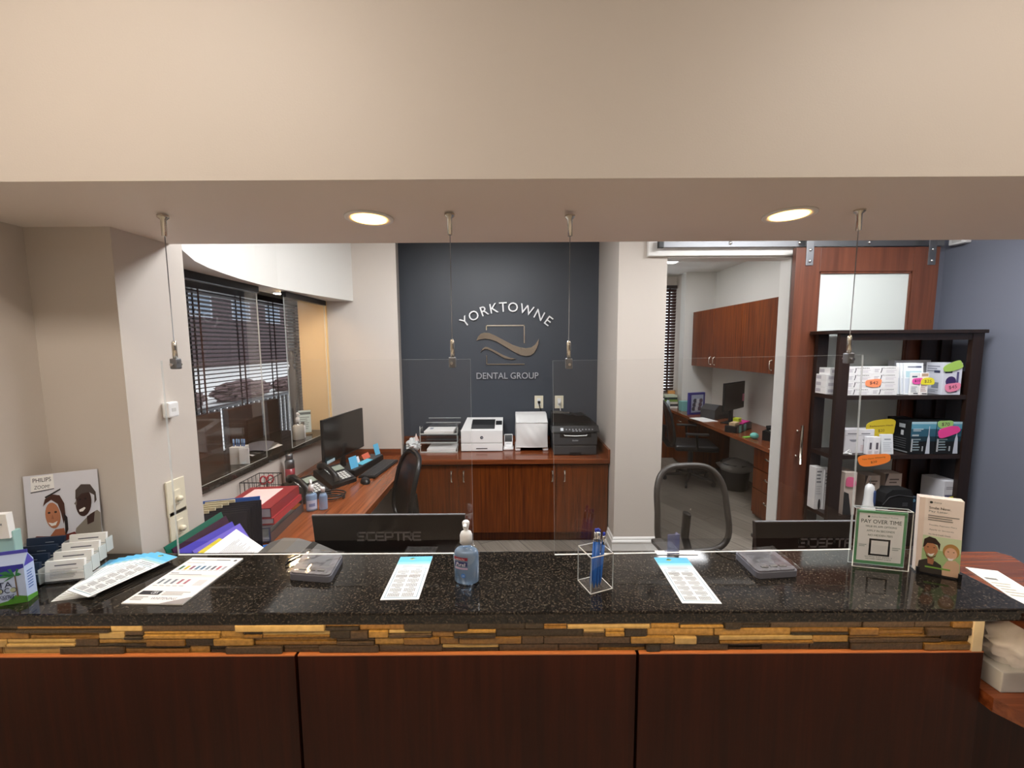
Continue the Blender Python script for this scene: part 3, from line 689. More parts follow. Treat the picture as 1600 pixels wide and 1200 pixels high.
# small framed notice and a paper on the ledge at the far end
t=thing('notice_holder','small upright clear holder with a pale notice at the far end of the ledge','sign',(-1.705,3.22,ZL),.5)
MB().box(-.05,-.03,0,.05,.03,.005,'acrylic').box(-.05,-.003,.005,.05,.003,.21,'acrylic').build('holder',t)
b=MB().box(-.045,-.0045,.015,.045,-.0035,.2,'#cfdcd6'); b.rect(-.045,.165,.045,.185,'#4d5a58',face_front(0,-.0048,0)); b.lines(-.035,.04,.035,.15,7,'#8b9692',face_front(0,-.0048,0)); b.build('sheet',t)
t=thing('sticker_tube','small white tube standing on the ledge beside the soap bottle','tube',(-1.66,3.10,ZL)); MB().lathe([(.016,0),(.018,.004),(.018,.09),(.014,.1)],'white',seg=18).build('body',t); MB().cyl(.012,.1,.125,'grey').build('cap',t)
# open magazine-like papers on the ledge
b=MB()
for k in range(3): b.grid(lambda u,v:((u-.5)*.16,(v-.5)*.30,.002+.010*k+.012*math.sin(PI*u)),8,6,['paper_grey','grey','slate_plastic'][k],X=RZ(.25*k-.1))
tag(b.build('magazine',None,(-1.78,2.72,ZL)),'loose curled leaflets lying on the dark ledge behind the glass','leaflets')
b=MB(); b.lathe([(.035,0),(.035,.010),(.014,.03),(.016,.20),(.030,.32),(.036,.42),(.030,.52),(.012,.56),(.022,.60),(.026,.635),(.016,.68),(.002,.69)],pm('dark_bronze','#33302e',.5),seg=18,sy=.7)
tag(b.build('figurine',None,(-1.835,3.30,ZL)),'tall slim dark figurine standing at the far end of the ledge','figurine')
# ================================================================ left desk things
ZD=.741
def label_text(t,name,items): 
    b=MB()
    for it in items: b.text(*it)
    return b.build(name,t)
# monitor on the left desk, screen towards the chair
def monitor_mesh(t,w,h,face,thin=.018):
    MB().box(-w/2,-thin/2,0,w/2,thin/2,h,'black',.004).build('housing',t)
    return MB().box(-w/2+.006,-thin/2-.0012,.012,w/2-.006,-thin/2,h-.006,face).build('screen',t)
a=atz(503,731,.86); 
t=thing('desk_monitor','black computer monitor standing on the left desk beside the ledge','monitor',(-1.305,3.03,0),math.radians(83))
W2,H2=.57,.33; zb=.845
for nm,bx,mt in (('housing',(-W2/2,-.009,zb,W2/2,.012,zb+H2),'black'),('screen',(-W2/2+.006,-.0105,zb+.012,W2/2-.006,-.009,zb+H2-.006),'gloss_black')): MB().box(*bx,mt,.003 if nm=='housing' else 0).build(nm,t)
MB().box(-.03,.012,ZD+.01,.03,.03,zb+.15,'black',.004).build('neck',t)
MB().box(-.11,-.06,ZD,.11,.11,ZD+.012,'black',.004).build('foot',t)
MB().rect(-.18,.008,-.08,.03,'#bcd3dc',face_front(-.08,-.0108,zb-.002)).build('badge',t)
# desktop organiser with blue notes
t=thing('desk_organizer','low black organizer box in front of the left monitor','organizer',(-1.165,3.03,ZD),math.radians(81))
MB().box(-.22,-.055,0,.22,.055,.05,'black',.004).build('box',t)
MB().box(-.215,-.05,.0505,.215,.05,.054,'charcoal').build('lid',t)
def note(loc,rz,tilt,w,h,c,label): return tag(MB().box(-w/2,-.0015,0,w/2,.0015,h,c,X=RZ(rz)@RX(tilt)).build('sticky_note',None,loc),label,'sticky note','notes on the desk organizer')
note((-1.165,2.86,ZD+.056),1.2,-.25,.075,.085,'#5fb4dc','upright blue sticky note at the near end of the organizer')
note((-1.115,3.22,ZD+.056),1.25,-.25,.06,.09,'#62b7dd','upright blue sticky note at the far end of the organizer')
note((-1.12,3.0,ZD+.0565),1.35,-1.45,.14,.05,'#5fbcd6','flat teal note lying on the black organizer')
note((-1.16,3.10,ZD+.057),1.35,-.5,.09,.045,'#d86a50','orange note leaning at the back of the organizer')
note((-1.185,2.98,ZD+.057),1.3,-.3,.04,.05,'#e8e4e6','small white note standing on the black organizer')
# keyboard and mouse
t=thing('keyboard','black keyboard on the left desk in front of the chair','keyboard',(-1.03,3.0,ZD),math.radians(84))
MB().box(-.215,-.065,0,.215,.065,.014,'black',.004).build('case',t)
b=MB()
for r in range(6):
    for k in range(20): b.box(-.205+.0205*k,-.055+.019*r,.014,-.188+.0205*k,-.040+.019*r,.020,'charcoal')
b.build('keys',t)
t=thing('mouse','black mouse on the left desk at the near end of the keyboard','mouse',(-1.03,2.70,ZD),.6)
MB().grid(lambda u,v:((.032*math.cos(2*PI*u))*math.sin(PI/2*(1-v))**.7,(.052*math.sin(2*PI*u))*math.sin(PI/2*(1-v))**.7,.034*math.sin(PI/2*v)),20,8,'black').build('shell',t)
MB().cyl(.005,-.004,.004,'charcoal',X=T((0,.028,.028))@RY(PI/2)).build('wheel',t)
# phones
def phone(label,loc,rz,key_side=True,mt='black'):
    t=thing('desk_phone',label,'phone',loc,rz)
    b=MB(); b.prism([(-.11,0),(.10,0),(.10,.095),(.085,.10),(-.11,.025)],-.095,.095,mt,X=RX(0)@Matrix(((0,0,1,0),(1,0,0,0),(0,1,0,0),(0,0,0,1)))); b.build('base',t)
    SL=T((0,-.11,.026))@RX(math.atan2(.075,.195))
    b=MB()
    b.box(-.01,.02,0,.085,.115,.004,'charcoal',X=SL)
    for r in range(4):
        for k in range(3): b.box(.0+.024*k,.026+.021*r,.004,.018+.024*k,.041+.021*r,.007,'paper_grey',X=SL)
    b.build('keypad',t)
    MB().box(.0,.13,.001,.085,.185,.006,pm('lcd','#8f988a',.2),.001,X=SL).build('display',t)
    b=MB()
    for k in range(7): b.box(-.085+.0,.02+.024*k,.004,-.062,.037+.024*k,.0055,'white',X=T((.045,0,0))@SL)
    b.build('speed_dial_labels',t)
    pts=[(-.062,.0,.024),(-.062,.03,.052),(-.062,.10,.062),(-.062,.17,.052),(-.062,.20,.024)]
    MB().tube(pts,[.027,.02,.017,.02,.027],mt,X=SL,seg=12).build('handset',t)
    return t
phone('black desk phone with a white label strip, nearer one on the left desk',(-1.315,2.455,ZD),math.radians(62))
phone('black desk phone, the one nearer the monitor on the left desk',(-1.245,2.705,ZD),math.radians(58))
b=MB(); b.tube([(-1.13+.07*math.cos(a)*(1+.12*math.sin(3*a)),2.40+.05*math.sin(a)+.01*a/6,ZD+.006+.0018*a) for a in [i*.35 for i in range(48)]],.0045,'black')
tag(b.build('phone_cord'),'coiled black cord lying on the left desk beside the phones','cord')
t=thing('spray_can','slim metal can with a red band behind the phones on the left desk','can',(-1.53,2.66,ZD))
MB().lathe([(.028,0),(.030,.004),(.030,.03)],'steel',seg=20).lathe([(.0302,.03),(.0302,.12)],pm('red_band','#8d3038',.3),seg=20).lathe([(.030,.12),(.030,.17),(.024,.18)],'steel',seg=20).build('body',t)
MB().lathe([(.022,.178),(.022,.215),(.018,.22)],'steel',seg=20).build('cap',t)
# wire basket, document trays, binders
t=thing('wire_basket','open black wire basket behind the red binders on the left desk','basket',(-1.512,2.325,ZD))
def ring(z,w=.07,d=.09): return [(-w,-d,z),(w,-d,z),(w,d,z),(-w,d,z)]
b=MB(); b.tube(ring(.165),.003,'black',closed=True); b.tube(ring(.004),.003,'black',closed=True); b.tube(ring(.09),.002,'black',closed=True)
for k in range(6):
    q=-.07+.028*k; u=-.09+.036*k
    for s in (-1,1): b.tube([(q,s*.09,.004),(q,s*.09,.165)],.0015,'black',seg=5).tube([(s*.07,u,.004),(s*.07,u,.165)],.0015,'black',seg=5)
    b.tube([(-.07,u,.004),(.07,u,.004)],.0015,'black',seg=5)
b.build('wire_frame',t)
t=thing('scissors','pair of scissors with red handles standing in the wire basket','scissors',(-1.49,2.34,ZD+.008),.6)
b=MB()
for s in (-1,1): b.tube([(s*.018+.016*math.cos(a),0,.14+.024*math.sin(a)) for a in [i*PI/8 for i in range(16)]],.005,pm('red_grip','#a8353c',.4),closed=True)
b.build('handles',t); MB().box(-.006,-.0015,.0,.006,.0015,.12,'steel').build('blades',t)
t=thing('document_tray','low silver mesh tray under the red binders on the left desk','document tray',(-1.325,2.02,ZD),math.radians(6))
b=MB()
b.box(-.13,-.19,.004,.13,.19,.008,'steel')
for x in (-.13,.13): b.box(x-.002,-.19,.0,x+.002,.19,.05,'steel')
for z in (.075,): b.box(-.13,-.19,z,.13,.19,z+.004,'steel')
for x,y in ((-.128,-.188),(.128,-.188),(-.128,.188),(.128,.188)): b.box(x-.003,y-.003,0,x+.003,y+.003,.08,'steel')
b.build('frame',t)
tag(MB().box(-.11,-.17,0,.12,.17,.012,'paper').box(-.10,-.165,.012,.121,.168,.016,'paper_grey').build('paper_stack',None,(-1.32,2.01,ZD+.0085),(0,0,math.radians(6))),'stack of white paper in the lower mesh tray on the left desk','paper')
def binder(label,z,th,c,lab,dx):
    t=thing('ring_binder',label,'binder',(-1.325+dx,2.02,ZD+z),math.radians(6),'red binders in the tray')
    cm=pm('binder_'+c.strip('#'),c,.35)
    MB().box(-.13,-.16,0,.125,.16,.003,cm).box(-.13,-.16,th-.003,.125,.16,th,cm).box(.122,-.16,0,.126,.16,th,cm).build('cover',t)
    MB().box(-.125,-.152,.0035,.118,.152,th-.0035,'paper').build('pages',t)
    if lab: MB().box(-.09,-.11,th+.0002,.06,.12,th+.0012,pm('pink_label','#f0c8c4',.6)).build('label',t)
binder('red ring binder with a pink cover sheet on top of the tray stack',.1135,.05,'#8f2f33',True,.0)
binder('red ring binder lying under the top one in the tray',.080,.033,'#b03a3e',False,.012)
q=atz(477,801,ZD); pump('sanitizer_bottle','clear pump sanitizer bottle on the left desk beside the red binders',(q.x+.025,q.y+.03,ZD),.5,.032,.185,'gel',curved_label([(-.9,.9,.12,.55,pm('bottle_print','#c3cbe0',.4),.0008),(-.5,.5,.25,.4,pm('bottle_print2','#7b86b0',.4),.0012)]))
t=thing('squeeze_bottle','small clear sanitizer bottle with a flip cap beside the pump bottle','bottle',(q.x+.085,q.y+.045,ZD),.2); MB().lathe([(.024,0),(.026,.004),(.026,.085),(.018,.105),(.011,.11)],'clear',sy=.7,seg=24).build('bottle',t); MB().lathe([(.022,.003),(.023,.006),(.023,.08),(.016,.098)],'gel',sy=.7,seg=24).build('gel',t); MB().lathe([(.012,.11),(.012,.13),(.010,.133)],'white').build('cap',t)
# upright file sorter with navy folders
t=thing('file_sorter','blue stepped plastic file sorter on the left desk','file sorter',(-1.235,1.66,ZD),math.radians(16))
bl=pm('blue_plastic','#2a63b5',.3)
MB().box(-.15,-.12,0,.15,.14,.006,bl).build('base',t)
for k in range(3): MB().box(-.15,0,.008,.085,.004,.225+.014*k,bl,.001,X=T((0,.01+.045*k,0))@RX(-.12)).build('divider',t)
for k in range(6):
    nv=pm('navy_folder','#161b2e',.5)
    b=MB(); b.box(-.14,-.001,0,.14,.001,.255+.004*k,nv); b.box(-.13+.012*k,-.0025,.255+.004*k,-.02+.012*k,.0025,.268+.004*k,pm('tab_cream','#d8cfae',.5))
    o=b.build('hanging_folder',None,(-1.245+.003*k,1.545+.015*k,ZD+.008),(-.10,0,math.radians(16)))
    tag(o,'navy folder with a cream tab in the file sorter, '+['nearest of the row','second from the near side','third from the near side','fourth from the near side','fifth from the near side','last of the row'][k],'folder','navy folders in the sorter')
# leaning coloured folders behind the counter
def lean(label,px,py,Y,c,w,h,rz,back,name='file_folder',extra=None,th=.004,ly=0):
    p=aty(px,py,Y); o=MB()
    o.box(-w,-th/2,0,0,th/2,h,c)
    if extra: extra(o,w,h,th)
    ob=o.build(name,None,(p.x,Y,p.z),(0,0,0)); return ob,p
def ffolder(label,top,low,c,mt,name='file_folder',cat='folder',lines=False,th=.004,dep=.30):
    """a folder lying tilted on the others: upper edge runs between two points, leaf falls towards the desk"""
    A_=Vector(top[0]); B_=Vector(top[1]); d=B_-A_; L=d.length; d.normalize()
    n=Vector(low); n=(n-d*n.dot(d)).normalized(); k=d.cross(n)
    b=MB(); X=Matrix(((d.x,n.x,k.x,A_.x),(d.y,n.y,k.y,A_.y),(d.z,n.z,k.z,A_.z),(0,0,0,1)))
    b.box(0,0,-th/2,L,dep,th/2,mt,X=X)
    if lines: b.lines(.03,.03,L-.03,dep-.03,22,'#77777c',X,z=(th/2+.0006) ,fill=.35); b.lines(.03,.03,L-.03,dep-.03,22,'#77777c',X,z=-(th/2+.0006),fill=.35)
    return tag(b.build(name),label,cat,'folders stacked behind the counter' if name=='file_folder' else None)
def P3(px,py,Y): p=aty(px,py,Y); return (p.x,p.y,p.z)
ffolder('dark green folder, outermost of the tilted pile behind the counter',(P3(256,855,1.20),P3(345,800,1.46)),(.30,-.1,-.9),0,pm('green_folder','#12604c',.4),dep=.24)
ffolder('dark maroon folder between the green and the violet ones behind the counter',(P3(268,858,1.205),P3(352,806,1.45)),(.35,-.1,-.9),0,pm('maroon_folder','#37132f',.4),dep=.23)
ffolder('bright violet folder in the tilted pile behind the counter',(P3(278,860,1.21),P3(362,815,1.43)),(.42,-.1,-.85),0,pm('violet_folder','#4b42b0',.4),dep=.22)
ffolder('pale purple folder in the tilted pile behind the counter',(P3(300,861,1.215),P3(374,818,1.415)),(.5,-.1,-.8),0,pm('purple_folder','#6d5fc4',.4),dep=.20)
ffolder('yellow folder in the tilted pile behind the counter',(P3(309,863,1.22),P3(368,824,1.40)),(.55,-.1,-.75),0,pm('yellow_folder','#d3c02e',.4),dep=.19)
ffolder('white printed sheet on top of the tilted folder pile behind the counter',(P3(316,866,1.22),P3(369,827,1.385)),(.75,-.12,-.60),0,'paper',name='printed_sheet',cat='paper',lines=True,th=.002,dep=.15)
# grey rounded scanner
t=thing('document_scanner','grey rounded scanner with a smoky flap just behind the counter at left','scanner',(-.765,1.32,ZD))
prof=[(-.155,0),(.12,0),(.155,.17),(.145,.185),(.06,.225),(-.02,.250),(-.075,.252),(-.125,.235),(-.155,.18)]
MB().prism(prof,-.075,.075,'grey',X=RX(PI/2)).build('body',t)
MB().prism([(.03,.237),(.10,.205),(.16,.172),(.175,.150),(.16,.145),(.10,.18),(.03,.215)],-.078,.078,pm('smoky_plastic','#3f3c39',.15),X=RX(PI/2)).build('flap',t)
MB().tube([(.13,-.08,.195),(.19,-.085,.185),(.25,-.09,.17),(.30,-.085,.165)],.003,'steel').build('tether',t)
# ================================================================ monitors behind the counter (backs to the viewer)
def sceptre(label,px0,px1,py,Y,rz=0):
    a=aty(px0,py,Y); c=aty(px1,py,Y); w=c.x-a.x; h=a.z-.775
    t=thing('counter_monitor',label,'monitor',((a.x+c.x)/2,Y,0),rz,'monitors behind the counter')
    zt=a.z; z0=zt-h
    b=MB(); b.prism([(-w/2+.02,z0),(w/2-.02,z0),(w/2,zt),(-w/2,zt)],-.010,.010,'black',X=RX(PI/2)); b.build('housing',t)
    MB().box(-w/2+.006,.0102,z0+.016,w/2-.006,.0115,zt-.006,'gloss_black').build('screen',t)
    MB().box(-w/2,-.010,zt,w/2,.0,zt+.004,'steel').build('top_bezel',t)
    # outlined logo lettering built from strokes
    lw=.0066; H=.030; b=MB(T((0,-.0106,0))@RX(PI/2)); zc=aty((px0+px1)/2,py+31,Y).z-H/2; mt=pm('logo_grey','#6a6a6c',.4)
    Ltr={'S':[[(1,1),(.12,1),(0,.85),(.0,.6),(.1,.5),(.9,.5),(1,.4),(1,.12),(.9,0),(0,0)]],
         'C':[[(1,1),(.15,1),(0,.85),(0,.15),(.15,0),(1,0)]],
         'E':[[(1,1),(.15,1),(0,.85),(0,.15),(.15,0),(1,0)],[(.2,.5),(.9,.5)]],
         'P':[[(0,0),(0,1),(.88,1),(1,.88),(1,.55),(.88,.42),(.2,.42)]],
         'T':[[(0,1),(1,1)],[(.5,1),(.5,0)]],
         'R':[[(0,0),(0,1),(.88,1),(1,.88),(1,.6),(.88,.48),(.25,.48)],[(.55,.48),(1,0)]]}
    lwid=.0275; gap=.0075; x=-(7*lwid+6*gap)/2
    for ch in 'SCEPTRE':
        for st in Ltr[ch]:
            for (p,q) in zip(st[:-1],st[1:]):
                P=Vector((x+p[0]*lwid,zc+p[1]*H)); Q=Vector((x+q[0]*lwid,zc+q[1]*H)); d=(Q-P).normalized(); n=Vector((-d.y,d.x))*lw/2; e=d*lw/2
                b.poly([P-e-n,Q+e-n,Q+e+n,P-e+n],mt)
        x+=lwid+gap
    b.build('logo',t)
    MB().box(-.04,-.040,ZD+.01,.04,-.012,zt-.15,'charcoal',.004).build('neck',t)
    MB().box(-.13,-.10,ZD,.13,.10,ZD+.012,'charcoal',.004).build('foot',t)
sceptre('black monitor seen from behind with its logo, left of the two behind the counter',489,727,805,1.46)
sceptre('black monitor seen from behind with its logo, right of the two behind the counter',1178,1415,815,1.46)
# ================================================================ chairs
def chair(name,label,loc,rz,frame,meshm,w=.46,h=.52,group=None):
    t=thing(name,label,'chair',loc,rz,group)
    # chair looks towards -Y, back on +Y
    MB().box(-.24,-.26,.43,.24,.22,.50,frame,.03,seg=3).build('seat',t)
    def outline(e,zz=0):
        pts=[]
        for i in range(40):
            a=2*PI*i/40; ca,sa=math.cos(a),math.sin(a); n=3.6
            x=(w/2-e)*abs(ca)**(2/n)*(1 if ca>0 else -1); z=(h/2-e)*abs(sa)**(2/n)*(1 if sa>0 else -1)
            x*=(1-.10*(z/(h/2)) ) if z<0 else (1-.06*(z/(h/2))**2)
            pts.append((x,.25+.10*(z/h+.5)**2-.25*x*x*1.6,.74+z*.98))
        return pts
    MB().tube(outline(.014),.017,frame,closed=True,seg=10).build('back_frame',t)
    o=outline(.02); b=MB(); c=(0,.25+.03,.74); n=len(o)
    rings=[[tuple(Vector(c).lerp(Vector(p),k)) for p in o] for k in (.02,.35,.7,1)]
    vs=[p for r in rings for p in r]; fs=[(i*n+j,i*n+(j+1)%n,(i+1)*n+(j+1)%n,(i+1)*n+j) for i in range(3) for j in range(n)]
    b.raw(vs,fs,meshm,None,True); b.build('back_mesh',t)
    MB().tube([(0,.10,.44),(0,.26,.45),(0,.33,.55),(0,.315,.70)],.02,frame,seg=8,flat=1.6).build('back_support',t)
    for s in (-1,1): MB().tube([(s*.23,-.02,.46),(s*.28,-.01,.48),(s*.285,.0,.64)],.014,frame).box(s*.285-.03,-.13,.64,s*.285+.03,.12,.665,frame,.01).build('armrest',t)
    MB().cyl(.03,.10,.43,'charcoal').build('gas_column',t)
    for k in range(5):
        a=2*PI*k/5+.3; g=MB().tube([(0,0,.10),(.15*math.cos(a),.15*math.sin(a),.085),(.29*math.cos(a),.29*math.sin(a),.07)],[.026,.02,.016],frame,seg=8).build('base_arm',t)
        MB().cyl(.027,-.011,.011,'rubber',X=T((.29*math.cos(a),.29*math.sin(a),.028))@RZ(a)@RX(PI/2)).cyl(.008,.03,.07,'charcoal',X=T((.29*math.cos(a),.29*math.sin(a),0))).build('caster',g)
    return t
chair('office_chair','grey mesh back office chair behind the right monitor',(1.06,1.94,0),math.radians(6),'chair_grey','mesh_grey',w=.45,h=.52)
chair('office_chair','black mesh back office chair pulled up to the left desk',(-.95,2.43,0),math.radians(-62),'black','mesh_black')
chair('office_chair','black mesh back office chair at the desk in the back office',(2.20,4.80,0),math.radians(78),'black','mesh_black',w=.5,h=.56)
# ================================================================ on the granite counter
ZG=1.0705
def quad_frame(bl,br,tl,Z):
    """local frame (x along the bottom edge, y towards the far edge) of a sheet lying at height Z, from three measured corners"""
    A_,B_,C_=[atz(*q,Z) for q in (bl,br,tl)]; d=(B_-A_); wd=d.length; a=math.atan2(d.y,d.x)
    n=Vector((-math.sin(a),math.cos(a),0)); return A_,a,wd,(C_-A_).dot(n)
# calendar cards
def calendar_mesh(wd,ln):
    b=MB(); b.box(0,0,0,wd,ln,.0012,'#f4f6f4'); z=.0016; X=None
    b.rect(0,ln*.78,wd,ln,'#8fd0ee',z=z); b.rect(0,ln*.86,wd,ln,'#63bdea',z=z+.0002); b.rect(0,ln*.78,wd,ln*.81,'#b9d9d6',z=z+.0003)
    for k,(ax,ay,L) in enumerate(((.30,.93,.25),(.42,.90,.2),(.5,.94,.22),(.36,.97,.2))):
        a=(.4+k*1.5); b.poly([(wd*ax,ln*ay),(wd*ax+wd*L*math.cos(a),ln*ay+wd*L*math.sin(a)*.5),(wd*ax+wd*L*.5*math.cos(a+.35),ln*ay+wd*L*.5*math.sin(a+.35))],['#2c6a3c','#1f5634','#d9c23a','#2f7a4a'][k],T((0,0,z+.0004)))
    for k in range(2): b.rect(wd*.2,ln*(.745-.03*k),wd*.8,ln*(.757-.03*k),'#8f9aa4',z=z)
    fr=[(wd*.08,ln*.04),(wd*.92,ln*.04),(wd*.92,ln*.69),(wd*.08,ln*.69)]
    for p,q in zip(fr,fr[1:]+fr[:1]): b.rect(min(p[0],q[0])-.0008,min(p[1],q[1])-.0008,max(p[0],q[0])+.0008,max(p[1],q[1])+.0008,'#7fa3b4',z=z)
    for r in range(6):
        for c in range(2):
            x0=wd*(.14+.38*c); y0=ln*(.06+.103*r)
            b.rect(x0+.01,y0+ln*.082,x0+wd*.24,y0+ln*.09,'#4a484e',z=z)
            for i in range(5):
                for j in range(7): b.rect(x0+wd*.045*j,y0+ln*.014*i,x0+wd*.045*j+wd*.028,y0+ln*.014*i+ln*.008,'#6f6a6c' if r>2 else '#56545c',z=z)
    return b
def calendar(bl,br,tl,label,skew=0):
    A_,a,wd,ln=quad_frame(bl,br,tl,ZG)
    C_=atz(*tl,ZG); d=C_-A_; wd=.094; a2=math.atan2(d.y,d.x)-PI/2
    tag(calendar_mesh(wd,d.length).build('calendar_card',None,(A_.x,A_.y,ZG),(0,0,a2)),label,'calendar','calendar cards on the counter')
calendar((594,938),(647,938),(626,871),'blue topped calendar card lying alone left of the sanitizer bottle')
calendar((1066,943),(1117,942),(1022,872),'blue topped calendar card lying alone right of the pen cup')
pvt=atz(122,936,ZG); names=['lowest','second','third','fourth','fifth','sixth','topmost']
for i in range(7):
    th=math.radians(104-33*i/6); wd,ln=.088,.195
    o=calendar_mesh(wd,ln); bx=pvt.x-.012*(6-i)/6; by=pvt.y
    ox=bx-wd/2*math.sin(th); oy=by+wd/2*math.cos(th)
    tag(o.build('calendar_card',None,(ox,oy,ZG+.0022*i),(0,0,th-PI/2)),'blue topped calendar card in the fan at the left, '+names[i]+' of the fan','calendar','calendar cards fanned out at the left end')
# flyer
A_,a,wd,ln=quad_frame((189.6,944),(280.4,950.3),(301,872.6),ZG); C_=atz(301,872.6,ZG); D_=atz(376,875.3,ZG); B_=atz(280.4,950.3,ZG)
wv=((B_-A_).length+(D_-C_).length)/2; a2=math.atan2((C_-A_).y,(C_-A_).x)-PI/2; ln=(C_-A_).length
b=MB(); b.box(0,0,0,wv,ln,.003,'#f6f2ec'); z=.0034
b.rect(wv*.05,ln*.93,wv*.55,ln*.945,'#8c8780',z=z); b.rect(wv*.55,ln*.93,wv*.82,ln*.948,'#3f3d3c',z=z); b.disc(wv*.03,'#4a484a',T((wv*.92,ln*.93,z)))
b.rect(wv*.05,ln*.86,wv*.4,ln*.873,'#a59e96',z=z)
cs=['#3e6b4f','#c9b53c','#8a5a6c','#5d7f97','#4a6d88','#7b8790','#5f5a66','#b05a66','#a8a3a8']
for k,c in enumerate(cs):
    b.rect(wv*(.07+.10*k),ln*.70,wv*(.07+.10*k)+wv*.055,ln*.79,c,z=z); b.rect(wv*(.06+.10*k),ln*.675,wv*(.06+.10*k)+wv*.08,ln*.685,'#aaa49e',z=z)
b.rect(wv*.05,ln*.58,wv*.65,ln*.59,'#8d8d93',z=z); b.rect(wv*.05,ln*.61,wv*.2,ln*.625,'#7a7780',z=z)
for k,c in enumerate(('#6f7a80','#7d8790','#7c8088','#a86a72','#b0707a')): b.rect(wv*(.08+.115*k),ln*.38,wv*(.08+.115*k)+wv*.05,ln*.48,c,z=z); b.rect(wv*(.07+.115*k),ln*.335,wv*(.07+.115*k)+wv*.08,ln*.345,'#aaa49e',z=z)
b.rect(wv*.74,ln*.35,wv*.9,ln*.47,'#d9d6d2',z=z)
b.rect(wv*.05,ln*.16,wv*.40,ln*.235,'#26262a',z=z); b.text('CBX',wv*.12,ln*.05,'#f2f2f2',T((wv*.3,ln*.2,z+.0003)))
b.lines(wv*.45,ln*.15,wv*.9,ln*.23,3,'#a9a29c',T((0,0,z))); b.lines(wv*.05,ln*.05,wv*.3,ln*.13,3,'#8f8983',T((0,0,z)))
b.text('WHITENING',wv*.42,ln*.045,'#77727a',T((wv*.58,ln*.09,z)))
b.poly([(wv*.62,.0),(wv,ln*.13),(wv,0)],'#a29a96',T((0,0,z)))
tag(b.build('flyer',None,(A_.x,A_.y,ZG),(0,0,a2)),'white printed product flyer pad lying on the granite right of the calendar fan','flyer')
# signature pads under clear film
def pad(bl,br,tl,label,cab):
    A_,a,wd,ln=quad_frame(bl,br,tl,ZG); t=thing('signature_pad',label,'card terminal',(A_.x,A_.y,ZG),a,'card terminals on the counter')
    C_=atz(*tl,ZG)-A_; sh=C_.x*math.cos(a)+C_.y*math.sin(a); ln=-C_.x*math.sin(a)+C_.y*math.cos(a)
    sx=sh/ln; SHX=Matrix(((1,sx,0,0),(0,1,0,0),(0,0,1,0),(0,0,0,1)))
    pts=[(x+wd/2,y+ln/2) for x,y in rrect(wd,ln,.012)]
    b=MB(SHX); n=len(pts)
    b.prism(pts,0,.016,'slate_plastic'); b.prism([(x*.94+wd*.03,y*.94+ln*.03) for x,y in pts],.016,.020,pm('pad_top','#6f6d72',.25)); b.build('body',t)
    b=MB(SHX); b.rect(wd*.17,ln*.38,wd*.83,ln*.82,pm('pad_screen','#57575c',.12),z=.0206); b.build('screen',t)
    b=MB(SHX); 
    for k in range(3): b.box(wd*(.2+.22*k),ln*.15,.020,wd*(.36+.22*k),ln*.22,.0225,'grey')
    b.build('keys',t)
    rr=random.Random(int(abs(A_.x)*100)); ns=[[rr.uniform(0,.003) for _ in range(13)] for _ in range(13)]
    b=MB(SHX); b.grid(lambda u,v:(-.004+(wd+.008)*u,-.004+(ln+.008)*v,.0238+ns[int(round(u*12))][int(round(v*12))]),12,12,'film'); b.build('clear_cover',t)
    MB().tube([(q[0]-A_.x,q[1]-A_.y,q[2]-ZG) for q in cab],.0022,'black',X=RZ(-a)).build('cable',t)
pad((451,906),(517,911),(477,871),'dark grey signature pad under clear film, left of the calendar card',[(-.62,1.10,ZG+.012),(-.645,1.07,ZG+.004),(-.655,1.10,ZG+.004),(-.64,1.125,ZG+.004),(-.62,1.142,ZG+.004)])
pad((1183,905),(1248,901),(1147,870),'dark grey signature pad under clear film, at the right beside the payment sign',[(.66,1.10,ZG+.012),(.63,1.12,ZG+.010),(.61,1.142,ZG+.004)])
# Purell bottle
q=atz(728,917,ZG)
t=pump('sanitizer_bottle','clear pump bottle of blue hand sanitizer standing alone mid counter',(q.x,q.y+.022,ZG),math.radians(-8),.035,.168,pm('blue_sanitizer','#a9c4e0',.2,trans=.6),None,sx=1,sy=.66,cap='white',neck=.0135,spout=.012)
def arcpatch(b,a0,a1,z0,z1,mt,off,rx=.035,ry=.0231): b.grid(lambda u,v:((rx+off)*math.sin(a0+(a1-a0)*u),-(ry+off)*math.cos(a0+(a1-a0)*u),z0+(z1-z0)*v),10,2,mt)
b=MB()
arcpatch(b,-.95,.25,.071,.079,'#8f1d2f',.0006); arcpatch(b,-.85,.22,.056,.067,'#262a62',.0006); arcpatch(b,-.8,.25,.047,.052,'#c0a9c4',.0006)
arcpatch(b,-.85,-.60,.022,.042,'#4f6b88',.0006)
b.text('Purell',.025,.0095,'#f4f4fa',T((-.0095,-.0240,.0612))@RZ(-.22)@RX(PI/2),shear=.15)
b.text('HEALTH',.024,.0045,'#f4e4e4',T((-.0105,-.0245,.075))@RZ(-.20)@RX(PI/2)); b.disc(.0058,'#3f78c0',T((-.003,-.0245,.031))@RZ(-.08)@RX(PI/2),seg=20)
b.text('24',.006,.005,'#d8e8f8',T((-.003,-.0248,.031))@RZ(-.08)@RX(PI/2)); b.build('label',t)
